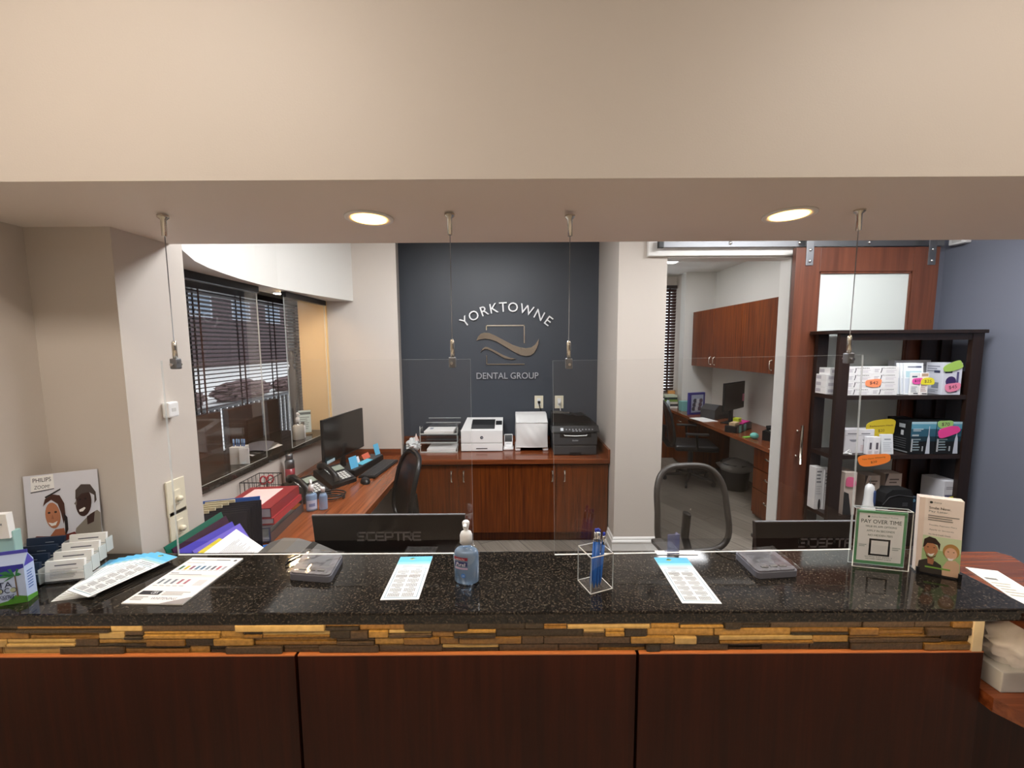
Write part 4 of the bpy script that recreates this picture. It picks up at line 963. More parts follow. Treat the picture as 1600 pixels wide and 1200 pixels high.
# pen cup
P=[atz(*q,ZG) for q in ((903,907),(923,929),(957,920))]; bk=P[0]+P[2]-P[1]; cen=(P[0]+P[2])/2
h=aty(923,872,P[1].y).z-ZG
t=thing('pen_cup','square clear acrylic pen cup standing on the granite at the centre right','pen holder',(cen.x,cen.y,ZG))
co=[tuple((p-cen)[:2]) for p in (P[1],P[2],bk,P[0])]
b=MB()
for i in range(4):
    p,r_=Vector(co[i]),Vector(co[(i+1)%4]); b.raw([(p.x,p.y,0),(r_.x,r_.y,0),(r_.x,r_.y,h),(p.x,p.y,h)],[(0,1,2,3)],'clear')
b.raw([(x*.97,y*.97,.002) for x,y in co],[(0,1,2,3)],veil('smoky_base','#6a625a',.45)); b.build('walls',t)
b=MB()
for i in range(4):
    p,r_=co[i],co[(i+1)%4]; b.tube([(*p,h),(*r_,h)],.0013,'acrylic_bright',seg=6).tube([(*p,.001),(*r_,.001)],.0013,'acrylic_bright',seg=6).tube([(*p,0),(*p,h)],.0012,'acrylic_edge',seg=6)
b.build('polished_edges',t)
base=aty(922,924,cen.y-.012)
for k,(bx,by,tx,ty,L,lab) in enumerate(((-.020,-.018,-.004,.004,.146,'leftmost'),(-.013,-.024,.0,-.002,.150,'second from the left'),(-.004,-.020,.005,.008,.143,'third from the left'),(.004,-.012,.016,.000,.138,'rightmost'))):
    A0=Vector((cen.x+bx+.006,cen.y+by+.004,ZG+.003)); A1=Vector((cen.x+tx+.006,cen.y+ty,ZG+.003+L)); d=(A1-A0)
    q=d.to_track_quat('Z','Y'); t=thing('ballpoint_pen','blue ballpoint pen with a silver clip section in the acrylic cup, '+lab,'pen',A0,0,'blue pens in the acrylic cup',rot=q.to_euler())
    l=d.length
    MB().lathe([(.001,0),(.0035,.012),(.0042,.02),(.0045,l*.78)],pm('pen_blue','#1f5fb0',.25),seg=12).build('barrel',t)
    MB().lathe([(.0046,l*.78),(.0046,l*.93),(.003,l*.945)],'chrome',seg=12).box(-.0012,-.0068,l*.72,.0012,-.0056,l*.92,'white').build('clip_section',t)
    MB().lathe([(.003,l*.94),(.0033,l),(.0015,l*1.005)],pm('pen_button','#2a3fae',.3),seg=10).build('button',t)
# small clear card stand and white slip at the back edge
p=atz(1053,868,ZG); t=thing('card_stand','small violet tinted clear card stand at the back edge of the granite','card holder',(p.x,1.125,ZG),.1)
vt=veil('violet_acrylic','#6c6d92',.45)
MB().box(-.018,-.004,0,.018,.0,.062,vt).box(-.018,-.004,0,.018,.016,.004,vt).box(.012,.0,.0,.018,.014,.060,vt).build('holder',t)
p=atz(1058,866,ZG); tag(MB().box(-.06,-.012,0,.06,.012,.001,'paper').build('paper_slip',None,(p.x,1.132,ZG)),'white paper slip lying under the clear card stand at the back of the granite','paper')
# standing poster at left
BL,BR=Vector((-1.364,1.068,ZG)),Vector((-1.228,1.137,ZG)); d=BR-BL; a=math.atan2(d.y,d.x); wd=d.length; ht=.262
t=thing('poster_board','white cardboard poster of two smiling people leaning at the left end of the counter','poster',BL,a)
LEAN=RX(-.055)
MB().box(0,0,0,wd,.003,ht,'#dcdce2',X=LEAN).build('board',t)
b=MB(); X=LEAN@T((0,-.0006,0))@RX(PI/2)
GR=[0]
def pl(pts,c,z):
    if GR[0]: pts=[(min(1,.47+(x-.47)*1.16-.045),max(0,.5+(y-.5)*1.16)) for x,y in pts]
    b.poly([(x*wd,y*ht) for x,y in pts],c,X@T((0,0,z)))
def el(cx,cy,rx,ry,c,z,n=24,a0=0,a1=2*PI,rot=0):
    pts=[]
    for i in range(n+1):
        t_=a0+(a1-a0)*i/n; u,v=rx*math.cos(t_),ry*math.sin(t_); pts.append((cx+u*math.cos(rot)-v*math.sin(rot),cy+u*math.sin(rot)+v*math.cos(rot)))
    pl(pts,c,z)
pl([(0,0),(1,0),(1,1),(0,1)],'#d9dae2',.0)
GR[0]=1
pl([(.62,0),(1,0),(1,.50),(.93,.53),(.84,.50),(.66,.38),(.60,.2)],'#8b8378',.0003)         # grey sweater
pl([(.02,0),(.74,0),(.70,.26),(.64,.35),(.5,.33),(.36,.34),(.2,.36),(.08,.30),(.03,.2)],'#6d2a22',.0005)
pl([(.34,.33),(.42,.40),(.52,.40),(.54,.30),(.44,.24)],'#a9694c',.0007)
el(.405,.535,.085,.125,'#b87856',.0010,rot=.12)
pl([(.30,.63),(.33,.70),(.42,.735),(.50,.72),(.545,.64),(.55,.52),(.52,.44),(.50,.55),(.47,.64),(.40,.685),(.34,.66)],'#4a2a1e',.0012)
pl([(.53,.55),(.57,.50),(.57,.38),(.53,.32),(.535,.42)],'#241a18',.0014)
pl([(.33,.72),(.52,.785),(.515,.77),(.34,.705)],'#1c1a1c',.0016)
pl([(.345,.475),(.40,.462),(.455,.478),(.43,.440),(.38,.436)],'#f4efe9',.0014)
for ex in (.365,.44): el(ex,.565,.016,.010,'#2c1a14',.0014)
pl([(.40,.55),(.415,.50),(.385,.505)],'#9c6044',.0013)
el(.775,.62,.095,.135,'#3b231b',.0010,rot=-.18)
pl([(.80,.48),(.90,.52),(.88,.42),(.80,.40)],'#3a221a',.0009)
pl([(.68,.66),(.69,.75),(.76,.80),(.87,.79),(.93,.71),(.935,.63),(.905,.60),(.91,.68),(.85,.715),(.76,.71)],'#4a403c',.0013)
pl([(.66,.62),(.70,.655),(.69,.60)],'#7d746c',.0014)
pl([(.715,.555),(.78,.575),(.795,.565),(.76,.535),(.72,.535)],'#f2ede8',.0014)
for ex in (.735,.80): el(ex,.655,.014,.008,'#140d0b',.0014)
GR[0]=0
pl([(.09,.82),(.40,.84),(.395,.995),(.10,.985)],'#f4f3f1',.0008); pl([(.085,.81),(.395,.83),(.395,.84),(.085,.822)],'#55545a',.0009)
b.text('PHILIPS',wd*.24,ht*.045,'#2b2c38',X@T((wd*.245,ht*.945,.0012))); b.text('ZOOM!',wd*.20,ht*.038,'#3c3c46',X@T((wd*.235,ht*.868,.0012)),shear=.1)
b.text('Brighter smiles',wd*.78,ht*.055,'#f6eeee',X@T((wd*.48,ht*.175,.0016))); b.text('all for you',wd*.42,ht*.05,'#f6eeee',X@T((wd*.25,ht*.085,.0016)))
b.build('printed_face',t)
MB().box(wd*.5-.02,.003,0,wd*.5+.02,.045,.002,'paper').raw([(wd*.97,.004,0),(wd*.97,.035,0),(wd*.97,.012,.12),(wd*.975,.004,0),(wd*.975,.035,0),(wd*.975,.012,.12)],[(0,1,2),(3,5,4),(0,3,4,1),(1,4,5,2),(2,5,3,0)],'paper').build('easel_back',t)
# tiered business-card holder
HX,HY,HR=-1.237,.988,math.radians(12)
t=thing('card_holder','clear four tier business card holder in front of the poster','card holder',(HX,HY,ZG),HR)
for r in range(4):
    b=MB(); y=.026*r; z=.004+.012*r
    b.box(-.098,y-.006,z,.098,y-.0045,z+.030,'clear'); b.box(-.098,y-.006,z,.098,y+.014,z+.002,'clear')
    for x in (-.098,-.001,.098): b.box(x-.001,y-.006,z,x+.001,y+.018,z+.040,'acrylic_edge')
    b.box(-.098,y-.0062,z+.029,.098,y-.0043,z+.0305,'acrylic_edge'); b.build('tier',t)
MB().box(-.098,-.006,0,.098,.10,.004,'clear').build('base',t)
for r in range(4):
    for c in range(2):
        y=.026*r; z=.007+.012*r; b=MB(); h=.052; X=T((-.049+.098*c,y,z))@RX(-.12)
        mt=['#1d2e48','#f3f2ee'][c]; b.box(-.043,-.0,0,.043,.007,h,mt,X=X)
        XF=X@T((0,-.0007,0))@RX(PI/2)
        if c: 
            b.rect(-.022,h*.74,.026,h*.80,'#6f7078',XF)
            if r==0: b.lines(-.032,.006,.032,h*.6,7,'#b8b6b4',XF)
        else: b.rect(.0,h*.72,.02,h*.75,'#aebccb',XF)
        o=b.build('business_card_stack',None,(HX,HY,ZG),(0,0,HR))
        tag(o,('stack of white business cards in the clear holder, ' if c else 'stack of navy business cards in the clear holder, ')+['front tier','second tier','third tier','back tier'][r],'business cards','business cards in the tiered holder')
# drink carton
A_=atz(0,947,ZG); B_=atz(44,940,ZG); C_=atz(57.5,927,ZG); d=B_-A_; a=math.atan2(d.y,d.x)
t=thing('drink_carton','small blue and white coconut water carton at the left end of the counter','carton',B_,a)
wd,dp,hh=.078,.030,.098
b=MB(); lb='#aebfe0'
b.raw([(-wd,0,0),(0,0,0),(0,dp,0),(-wd,dp,0),(-wd,0,hh),(0,0,hh),(0,dp,hh),(-wd,dp,hh),(-wd,dp*.5,hh+.022),(0,dp*.5,hh+.022)],[(3,2,1,0),(0,1,5,4),(1,2,6,9,5),(2,3,7,6),(3,0,4,8,7),(4,5,9,8),(6,7,8,9)],'#b4c6e6'); 
b.box(-wd,dp*.5-.001,hh+.022,0,dp*.5+.001,hh+.030,'#4a4ab4'); b.build('carton',t)
b=MB(); X=T((0,-.0005,0))@RX(PI/2)
b.poly([(-wd,hh*.76),(-.06,hh*.66),(-.03,hh*.74),(-.012,hh*.86),(0,hh*.90),(0,hh),(-wd,hh)],'#2b2f9c',X)
b.poly([(-wd,0),(0,0),(0,hh*.16),(-.02,hh*.22),(-.035,hh*.10),(-.06,hh*.05),(-wd,hh*.07)],'#4d8a2c',X@T((0,0,.0002)))
b.poly([(-.018,hh*.18),(-.015,hh*.18),(-.016,hh*.72),(-.0185,hh*.72)],'#6d5a4a',X@T((0,0,.0003)))
for k,(dx,dy) in enumerate(((-.036,.0),(-.03,.012),(-.012,.018),(.008,.016),(.012,.002),(-.022,-.012))): b.poly([(-.017,hh*.72),(-.017+dx*.5,hh*.72+dy*.7+.006),(-.017+dx,hh*.72+dy),(-.017+dx*.5,hh*.72+dy*.4-.002)],'#2c7a4a',X@T((0,0,.0004)))
b.text('VITA',.043,.014,'#1d2a4c',X@T((-.046,hh*.52,.0006))); b.text('COCO',.046,.013,'#1d2a4c',X@T((-.040,hh*.37,.0006)))
b.disc(.0055,'#a9b49a',X@T((-.0235,hh*.37,.0008))); b.disc(.0055,'#a9b49a',X@T((-.048,hh*.37,.0008)))
b.text('Coconut',.040,.010,'#36406a',X@T((-.043,hh*.24,.0006)),shear=.2); b.text('WATER',.024,.005,'#36406a',X@T((-.035,hh*.16,.0006)))
Y2=T((.0005,0,0))@RZ(PI/2)@RX(PI/2)
b.lines(.006,hh*.3,dp-.006,hh*.8,7,'#5a76b4',Y2); b.poly([(0,0),(dp,0),(dp,hh*.10),(0,hh*.15)],'#5a9a3a',Y2)
b.poly([(0,hh*.93),(dp*.5,hh*1.2),(dp,hh*.93)],'#4a44ac',Y2)
b.build('printed_label',t)
# aqua leaflet box behind the carton
t=thing('leaflet_box','pale aqua box with white leaflets at the far left edge of the counter','box',(-1.292,.953,ZG),math.radians(12))
MB().box(-.042,-.010,0,.042,.010,.165,'#9fc4be',.002).build('box',t)
MB().box(-.039,-.008,.150,.039,.008,.213,'paper',X=RX(.05)).rect(-.03,.185,.03,.19,'#9a9aa0',face_front(0,-.0195,0)).build('leaflets',t)
# payment sign in an acrylic block
BL,BR=atz(1331.5,884,ZG),atz(1419,893,ZG); d=BR-BL; a=math.atan2(d.y,d.x); wd=d.length; ht=aty(1339,794,BL.y).z-ZG
t=thing('payment_sign','acrylic block sign with green border reading PAY OVER TIME','sign',BL,a)
MB().box(0,.0,0,wd,.020,ht,'clear').build('acrylic_block',t)
b=MB()
for z in (0,ht): b.tube([(0,0,z),(wd,0,z)],.0012,'acrylic_bright',seg=6).tube([(0,.02,z),(wd,.02,z)],.0012,'acrylic_edge',seg=6)
for x in (0,wd): b.tube([(x,0,0),(x,0,ht)],.0012,'acrylic_bright',seg=6).tube([(x,.02,0),(x,.02,ht)],.0012,'acrylic_edge',seg=6).tube([(x,0,ht),(x,.02,ht)],.0012,'acrylic_edge',seg=6)
b.build('polished_edges',t)
b=MB(); b.box(.006,.010,.006,wd-.006,.013,ht-.008,pm('leaf_green','#5f9a6c',.5)); X=T((0,.0096,0))@RX(PI/2)
b.rect(wd*.10,ht*.09,wd*.90,ht*.91,'#e9e9e6',X); X=X@T((0,0,.0004))
b.disc(.0028,'#22382c',X@T((wd*.27,ht*.855,0))); b.text('cherry PAYMENT PLANS',wd*.48,ht*.03,'#8c9a92',X@T((wd*.55,ht*.853,0)))
b.text('PAY OVER TIME',wd*.72,ht*.065,'#20362c',X@T((wd*.5,ht*.775,0)))
for k,s_ in enumerate(('TRUE 0% APR OPTIONS','APPLY IN SECONDS','NO HIDDEN FEES')): b.text(s_,wd*(.56-.06*k),ht*.032,'#6f7f76',X@T((wd*.5,ht*(.69-.075*k),0)))
q0=.035*ht/.17; s_=wd*.19; cx,cyy=wd*.5,ht*.335
b.rect(cx-s_,cyy-ht*.145,cx+s_,cyy+ht*.145,'#16181a',X); b.rect(cx-s_+.005,cyy-ht*.145+.005,cx+s_-.005,cyy+ht*.145-.005,'#e4e4e1',X,z=.0003)
b.lines(wd*.13,ht*.33,wd*.27,ht*.38,2,'#9aa39e',X); b.lines(wd*.73,ht*.30,wd*.88,ht*.36,2,'#9aa39e',X)
b.text('SCAN TO APPLY',wd*.5,ht*.022,'#7d8b84',X@T((wd*.5,ht*.165,0))); b.text('NO HARD CREDIT CHECK',wd*.46,ht*.022,'#66756d',X@T((wd*.5,ht*.13,0)))
b.build('insert_card',t)
# brochure holder
BL,BR=atz(1430,895,ZG),atz(1501,908,ZG); d=BR-BL; a=math.atan2(d.y,d.x); wd=d.length; ht=aty(1505,789,BR.y).z-ZG+.004
t=thing('brochure_holder','small black footed clear holder at the right end of the granite','brochure holder',BL,a)
b=MB(); b.box(0,0,0,wd,.04,.003,'black'); b.box(0,-.004,0,.006,.0,.020,'black'); b.box(wd-.006,-.004,0,wd,.0,.020,'black'); b.box(0,.034,0,wd,.037,.14,'clear',X=RX(-.05)); b.build('stand',t)
def brochure(k,label):
    X=T((0,.006+.006*k,.004))@RX(-.05)
    b=MB(); b.box(.001,0,0,wd-.001,.0055,ht-.006+.001*k,'#f0e2d6',X=X)
    if k==0:
        F=X@T((0,-.0005,0))@RX(PI/2); H=ht-.006
        b.rect(.001,0,wd-.001,H*.5,'#cfdcb4',F); b.rect(.001,0,wd-.001,H*.32,'#a9c488',F,z=.0002); b.rect(.001,0,.012,H,'#e8d4c4',F,z=.0003)
        G=F@T((0,0,.0006)); 
        b.disc(.0032,'#222a24',G@T((wd*.27,H*.945,0))); b.text('cherry',wd*.18,H*.022,'#46504a',G@T((wd*.41,H*.945,0)))
        b.text('Smile Now.',wd*.48,H*.034,'#2a2f2c',G@T((wd*.47,H*.875,0))); b.text('Pay Later.',wd*.44,H*.034,'#7f867f',G@T((wd*.45,H*.825,0)))
        b.lines(wd*.22,H*.70,wd*.93,H*.785,3,'#8e877f',G)
        for j,s_ in enumerate(('Flexible Payment Plans','Apply in Seconds','No Hard Credit Check')): b.text(s_,wd*(.6-.06*j),H*.020,'#77776c',G@T((wd*(.56-.03*j),H*(.645-.06*j),0)))
        # two smiling people
        E_=lambda cx,cy,rx,ry,c,z,rot=0:b.poly([(wd*cx+wd*(rx*math.cos(q)*math.cos(rot)-ry*math.sin(q)*math.sin(rot)),H*cy+wd*(rx*math.cos(q)*math.sin(rot)+ry*math.sin(q)*math.cos(rot))) for q in [2*PI*i/24 for i in range(24)]],c,G@T((0,0,z)))
        b.poly([(wd*.05,0),(wd*.62,0),(wd*.58,H*.13),(wd*.45,H*.17),(wd*.25,H*.19),(wd*.08,H*.15)],'#3b342e',G)
        b.poly([(wd*.60,0),(wd*.98,0),(wd*.97,H*.18),(wd*.88,H*.22),(wd*.70,H*.20),(wd*.62,H*.12)],'#d9b494',G)
        b.poly([(wd*.26,H*.22),(wd*.42,H*.2),(wd*.40,H*.12),(wd*.28,H*.13)],'#a9704f',G@T((0,0,.0002)))
        E_(.33,.325,.155,.20,'#ba8059',.0004,.15); 
        b.poly([(wd*.15,H*.34),(wd*.17,H*.45),(wd*.28,H*.49),(wd*.42,H*.475),(wd*.53,H*.41),(wd*.52,H*.32),(wd*.47,H*.39),(wd*.36,H*.405),(wd*.24,H*.40),(wd*.19,H*.35)],'#33211a',G@T((0,0,.0006)))
        b.poly([(wd*.26,H*.268),(wd*.33,H*.258),(wd*.42,H*.28),(wd*.37,H*.235),(wd*.30,H*.232)],'#f4efe8',G@T((0,0,.0006)))
        for ex in (.26,.40): E_(ex,.35,.022,.012,'#2a1812',.0006)
        b.poly([(wd*.20,H*.30),(wd*.24,H*.22),(wd*.34,H*.195),(wd*.44,H*.23),(wd*.47,H*.29),(wd*.44,H*.25),(wd*.34,H*.218),(wd*.25,H*.24)],'#6d4834',G@T((0,0,.0005)))
        E_(.775,.330,.180,.225,'#b98a4c',.0002); E_(.77,.30,.135,.185,'#e2b596',.0004)
        b.poly([(wd*.70,H*.245),(wd*.77,H*.238),(wd*.845,H*.25),(wd*.81,H*.215),(wd*.73,H*.213)],'#fbf6f2',G@T((0,0,.0006)))
        for ex in (.71,.83): E_(ex,.325,.020,.011,'#46362c',.0006)
        b.rect(wd*.22,H*.075,wd*.78,H*.095,'#7fae4a',G,z=.0008)
    return tag(b.build('brochure',None,BL,(0,0,a)),label,'brochure','brochures in the black footed holder')
brochure(0,'brochure with two smiling faces reading Smile Now Pay Later, front of the holder')
for k in (1,2): brochure(k,['','middle brochure of the pile in the right end holder','rearmost brochure in the right end holder'][k])
# paper on the side counter
A_=atz(1502,887,1.041); B_=atz(1550,893,1.041); d=B_-A_; a=math.atan2(d.y,d.x); wd=d.length
b=MB(); b.box(0,-.24,0,wd*1.05,0,.002,'#f4f0e4'); b.rect(wd*.1,-.06,wd*.5,-.05,'#77736a',z=.0024); b.lines(wd*.08,-.14,wd*.7,-.07,5,'#b8b09c',T((0,0,.0024))); b.rect(wd*.3,-.2,wd*.9,-.15,'#e4d68a',z=.0024)
tag(b.build('leaflet',None,(A_.x+.012,A_.y,1.0408),(0,0,a+.02)),'white leaflet with a yellow patch on the wood beside the right granite edge','leaflet')
# tissue box on the lower side counter
t=thing('tissue_box','pale grey tissue box with white tissues on the lower side counter','tissue box',(1.292,.955,.8125))
MB().box(-.066,-.036,0,.10,.05,.055,'paper_grey',.003).build('box',t)
rr=random.Random(11); b=MB()
f,nu,nv=crumple(.072,.135,rr,1.05,.62,.26,26,12); b.grid(lambda u,v:tuple(Vector(f(u,v))+Vector((.012,0,.05))),nu,nv,pm('tissue','#efe9e4',.9,bump=.4,bscale=80),smooth=True); b.build('tissues',t)
# ================================================================ sliding barn door
YB0,YB1=2.965,3.005
def bx(px,py,Y=YB0): return aty(px,py,Y)
dl=bx(1245,386).x; dr=bx(1470,386).x; dt=bx(1350,386).z; gl=bx(1281,424).x; gr=bx(1427,424).x; gt=bx(1350,424).z
t=thing('sliding_barn_door','reddish stained sliding door with a frosted glass panel, hung on a steel rail','door',(0,0,0))
MB().box(dl,YB0,.02,gl,YB1,dt,'door_wood',.003).build('stile',t); MB().box(gr,YB0,.02,dr,YB1,dt,'door_wood',.003).build('stile',t)
MB().box(gl,YB0+.001,gt,gr,YB1,dt-.001,'door_wood',.003).build('top_rail',t); MB().box(gl,YB0+.001,.021,gr,YB1,.26,'door_wood',.003).build('bottom_rail',t)
MB().box(gl,YB0+.018,.26,gr,YB0+.026,gt,'frost').build('frosted_panel',t)
b=MB()
for x0,x1,z0,z1 in ((gl,gr,gt-.014,gt),(gl,gr,.26,.274),(gl,gl+.014,.26,gt),(gr-.014,gr,.26,gt)): b.box(x0,YB0+.006,z0,x1,YB0+.018,z1,'door_wood',.003)
b.build('glazing_bead',t)
hz0,hz1=bx(1250,725,YB0-.05),bx(1253,665,YB0-.05)
h=MB().tube([(hz0.x,YB0-.05,hz0.z),(hz0.x,YB0-.05,hz1.z)],.010,'nickel',seg=14)
for z in (hz0.z+.05,hz1.z-.05): h.tube([(hz0.x,YB0-.05,z),(hz0.x,YB0,z)],.007,'nickel')
h.build('pull_handle',t)
zs0=bx(1265,415).z
for px in (1265,1456):
    x=bx(px,395).x; s=MB().box(x-.027,YB0-.007,zs0,x+.027,YB0,dt+.13,'steel',.002).build('hanger_strap',t)
    for z in (zs0+.03,zs0+.11): MB().lathe([(.011,0),(.011,.004),(.006,.008)],'chrome',X=T((x,YB0-.007,z))@RX(PI/2),seg=14).build('bolt',s)
    MB().cyl(.038,-.012,.012,'rubber',X=T((x,YB0+.030,dt+.105))@RX(PI/2),seg=24).build('wheel',s)
t=thing('door_rail','brushed steel door rail mounted on the white header board','rail',(0,0,0))
r0=bx(1030,380,3.02); r1=bx(1475,380,3.02); rz=bx(1140,380,3.02).z
MB().box(r0.x,3.005+.012,rz-.028,r1.x,3.005+.024,rz+.028,'steel',.002).build('rail_bar',t)
for px in (1034,1141,1249,1358):
    x=bx(px,380,3.02).x; MB().cyl(.016,0,.032 if px<1255 else .032,'steel',X=T((x,3.03,rz))@RX(-PI/2),seg=18).lathe([(.013,0),(.013,.004),(.007,.009)],'chrome',X=T((x,3.017,rz))@RX(PI/2),seg=14).build('standoff_bolt',t)
MB().box(r0.x-.012,3.0,rz-.035,r0.x+.03,3.03,rz+.025,'black',.006).build('end_stop',t)
p=aty(1490,374,2.98); t=thing('motion_sensor','small white sensor high on the blue grey wall at right','sensor',(3.299,2.98,p.z))
MB().box(-.05,-.055,-.035,0,.055,.045,'white',.008).build('body',t); MB().box(-.053,-.03,-.02,-.049,.03,.02,'paper_grey',.001).build('lens',t)
# ================================================================ bookcase
YF,YK=2.72,2.945
def sx(px,py=600,Y=YF): return aty(px,py,Y).x
def sz(py,px=1400,Y=YF): return aty(px,py,Y).z
xl,xr=sx(1308),sx(1531,600); zt=sz(521); z1,z2,z3=sz(618),sz(711),sz(806)
t=thing('display_bookcase','dark espresso open bookcase stocked with dental products in front of the sliding door','bookcase',(0,0,0))
MB().box(xl-.035,YF-.02,zt,sx(1541,515),YK+.01,zt+.024,'espresso',.003).build('top',t)
pw=.078
for x0,x1,nm in ((xl,xl+pw,'post'),(xr-pw,xr+.0,'post')):
    for y0,y1 in ((YF,YF+.03),(YK-.03,YK)): MB().box(x0,y0,0,x1,y1,zt,'espresso',.002).build(nm,t)
MB().box(xl+pw,YF+.004,zt-.045,xr-pw,YF+.024,zt,'espresso',.002).build('apron',t)
for k,z in enumerate((z1,z2,z3,.10)): MB().box(xl+.003,YF+.004,z-.03,xr-.003,YK-.004,z,'espresso',.002).build('shelf',t)
rp=MB()
for z in (z1,z2,z3): rp.box(xr-.02,YF+.03,z,xr-.003,YK-.03,z+.16,'espresso')
rp.build('side_rail',t)
MB().box(sx(1432,600,YK),YK-.012,.13,xr-pw+.01,YK-.004,zt-.02,'espresso').build('back_board',t)
Z1,Z2,Z3=z1+.0006,z2+.0006,z3+.0006
# --- helper for a printed carton standing on a shelf, measured by the edges of its front face
def carton(label,pxl,pxr,pyt,Z,Y,dep,body,paint,rz=0,name='product_box',group=None,lean=0,cat='box'):
    pm_=(pxl+pxr)/2; a=aty(pxl,pyt,Y); c=aty(pxr,pyt,Y); w=c.x-a.x; h=aty(pm_,pyt,Y).z-Z
    t=thing(name,label,cat,((a.x+c.x)/2,Y,Z),rz,group,rot=(lean,0,rz))
    MB().box(-w/2,0,0,w/2,dep,h,body,.0012,seg=1).build('carton',t)
    b=MB(); paint(b,w,h,T((0,-.0007,0))@RX(PI/2),dep)
    if b.v: b.build('printed_label',t)
    return t
# fluoride toothpaste cartons: two columns of four
rowz=[Z1]; hh=(sz(573)-Z1)/4
wcol=[(sx(1326),sx(1366.8)),(sx(1367.2),sx(1407))]
proto=None
for c in range(2):
    for r in range(4):
        x0,x1=wcol[c]; w=x1-x0; lab='white toothpaste carton by the orange price tag, '+['left','right'][c]+' column, '+['bottom row','second row from bottom','third row from bottom','top row'][r]
        loc=((x0+x1)/2+(.004 if (r+c)%2 else -.002)*0,YF+.02,Z1+r*(hh+.0001))
        if proto is None:
            proto=thing('toothpaste_box',lab,'box',loc,0,'white toothpaste cartons on the top shelf')
            MB().box(-w/2,0,0,w/2,.06,hh-.001,'#f1f0f0',.001,seg=1).build('carton',proto)
            b=MB(); F=T((0,-.0006,0))@RX(PI/2); x=-w/2+w*.30
            b.poly([(x+.004,hh*.85),(x+.010,hh*.80),(x+.009,hh*.55),(x+.003,hh*.12),(x-.003,hh*.12),(x+.003,hh*.5)],'#2c3038',F)
            b.text('FLUORIDEX',w*.48,hh*.17,'#4a4a52',F@T((w*.12,hh*.78,0))); b.lines(-w/2+.01,hh*.2,-w/2+w*.26,hh*.7,3,'#b9b4bc',F); b.lines(0,hh*.12,w*.42,hh*.55,3,'#d4cfd6',F)
            b.build('printed_label',proto)
        else: copy_thing(proto,loc,(0,0,0),lab)
# second stack behind the post, seen through the open side
xs0=sx(1283,595,2.86); xs1=xs0+.125
for r in range(4):
    o=MB().box(-.0625,-.05,0,.0625,.05,.046,'#eeedec',.001,seg=1); o.rect(-.05,.012,-.005,.034,'#c6c1c8',face_front(0,-.0507,0)); o.rect(-.045,.012,-.0,.036,'#c2bec4',T((-.0631,0,0))@RZ(-PI/2)@RX(PI/2))
    tag(o.build('toothpaste_box',None,(xs0+.0625+(.02 if r==3 else 0),2.86,Z1+.0468*r)),'white carton in the stack behind the left bookcase post, '+['bottom one','second from the bottom','third from the bottom','topmost one'][r],'box','white cartons behind the bookcase post')
# hanging refill packs
for k,(pxl,label) in enumerate(((1407.5,'slim white refill pack, rearmost and leftmost of the row on the top shelf'),(1412.5,'slim white refill pack, second of the row from the left on the top shelf'),(1418,'wide white refill pack at the front of the row on the top shelf'))):
    def paint(b,w,h,F,dp,k=k):
        b.rect(-w*.4,h*.55,w*.4,h*.75,'#b7d3da',F); b.rect(-w*.45,h*.05,w*.45,h*.52,'#cdd3de',F); b.rect(-w*.3,h*.86,w*.2,h*.90,'#7c8094',F); b.rect(w*.12,h*.855,w*.4,h*.905,'#4a5578',F)
    carton(label,pxl,pxl+28,567+.2*k,Z1+.001,YF+.052-.013*k,.010,'#e9edf0',paint,rz=math.radians(-6),group='refill packs on the top shelf',name='refill_pack',lean=-.10)
def paint(b,w,h,F,dp): b.rect(-w*.4,h*.80,w*.2,h*.86,'#30506a',F); b.rect(-w*.3,h*.5,w*.3,h*.7,'#b9d9cf',F); b.lines(-w*.4,h*.12,w*.3,h*.40,4,'#a9a9b4',F); b.rect(-w*.1,h*.05,w*.4,h*.1,'#54545c',F)
carton('narrow white pack with the pink price tag on the top shelf',1424.5,1438,582.5,Z1,YF+.012,.012,'#f0f2f0',paint,name='refill_pack',cat='pack')
def paint(b,w,h,F,dp): b.rect(-w*.4,h*.84,w*.4,h*.97,'#c9ab8e',F); b.lines(-w*.4,h*.15,w*.35,h*.45,4,'#c9a9a4',F); b.rect(-w*.2,h*.04,w*.4,h*.09,'#5a5a60',F)
carton('narrow white pack with the yellow price tag on the top shelf',1439.5,1452,582.5,Z1,YF+.010,.012,'#f4efec',paint,name='refill_pack',cat='pack')
# white and violet brush boxes
def paint(b,w,h,F,dp):
    b.lines(-w*.4,h*.78,w*.3,h*.94,3,'#9096a4',F); b.rect(-w*.4,h*.68,-w*.02,h*.76,'#3a3a58',F)
    b.poly([(w*.0+w*.28*math.cos(q)-w*.06,h*.42+h*.16*math.sin(q)) for q in [2*PI*i/18 for i in range(18)]],'#3d2a62',F); b.rect(w*.22,h*.25,w*.34,h*.72,'#5a5480',F,z=.0002); b.rect(w*.0,h*.08,w*.3,h*.14,'#6a6488',F,z=.0002)
    S_=T((-w/2-.0012,0,0))@RZ(-PI/2)@RX(PI/2); b.lines(-dp+.01,h*.70,-.02,h*.92,3,'#8d93a2',S_); b.rect(-dp*.5,h*.68,-.02,h*.76,'#3c4260',S_,z=.0002); b.rect(-dp*.6,h*.2,-dp*.2,h*.38,'#8890a0',S_,z=.0002); b.lines(-dp+.01,h*.06,-.02,h*.16,2,'#a2a8b4',S_)
carton('white and violet toothbrush box with pink and green tags on the top shelf',1476,1504.5,567,Z1,YF+.012,.12,'#dadde8',paint,rz=math.radians(-2))
def paint(b,w,h,F,dp): b.lines(-w*.4,h*.3,w*.4,h*.9,6,'#9a9aa2',F)
carton('grey white carton at the back of the top shelf behind the refill packs',1398,1455,563,Z1,2.88,.05,'#b9bac0',paint)
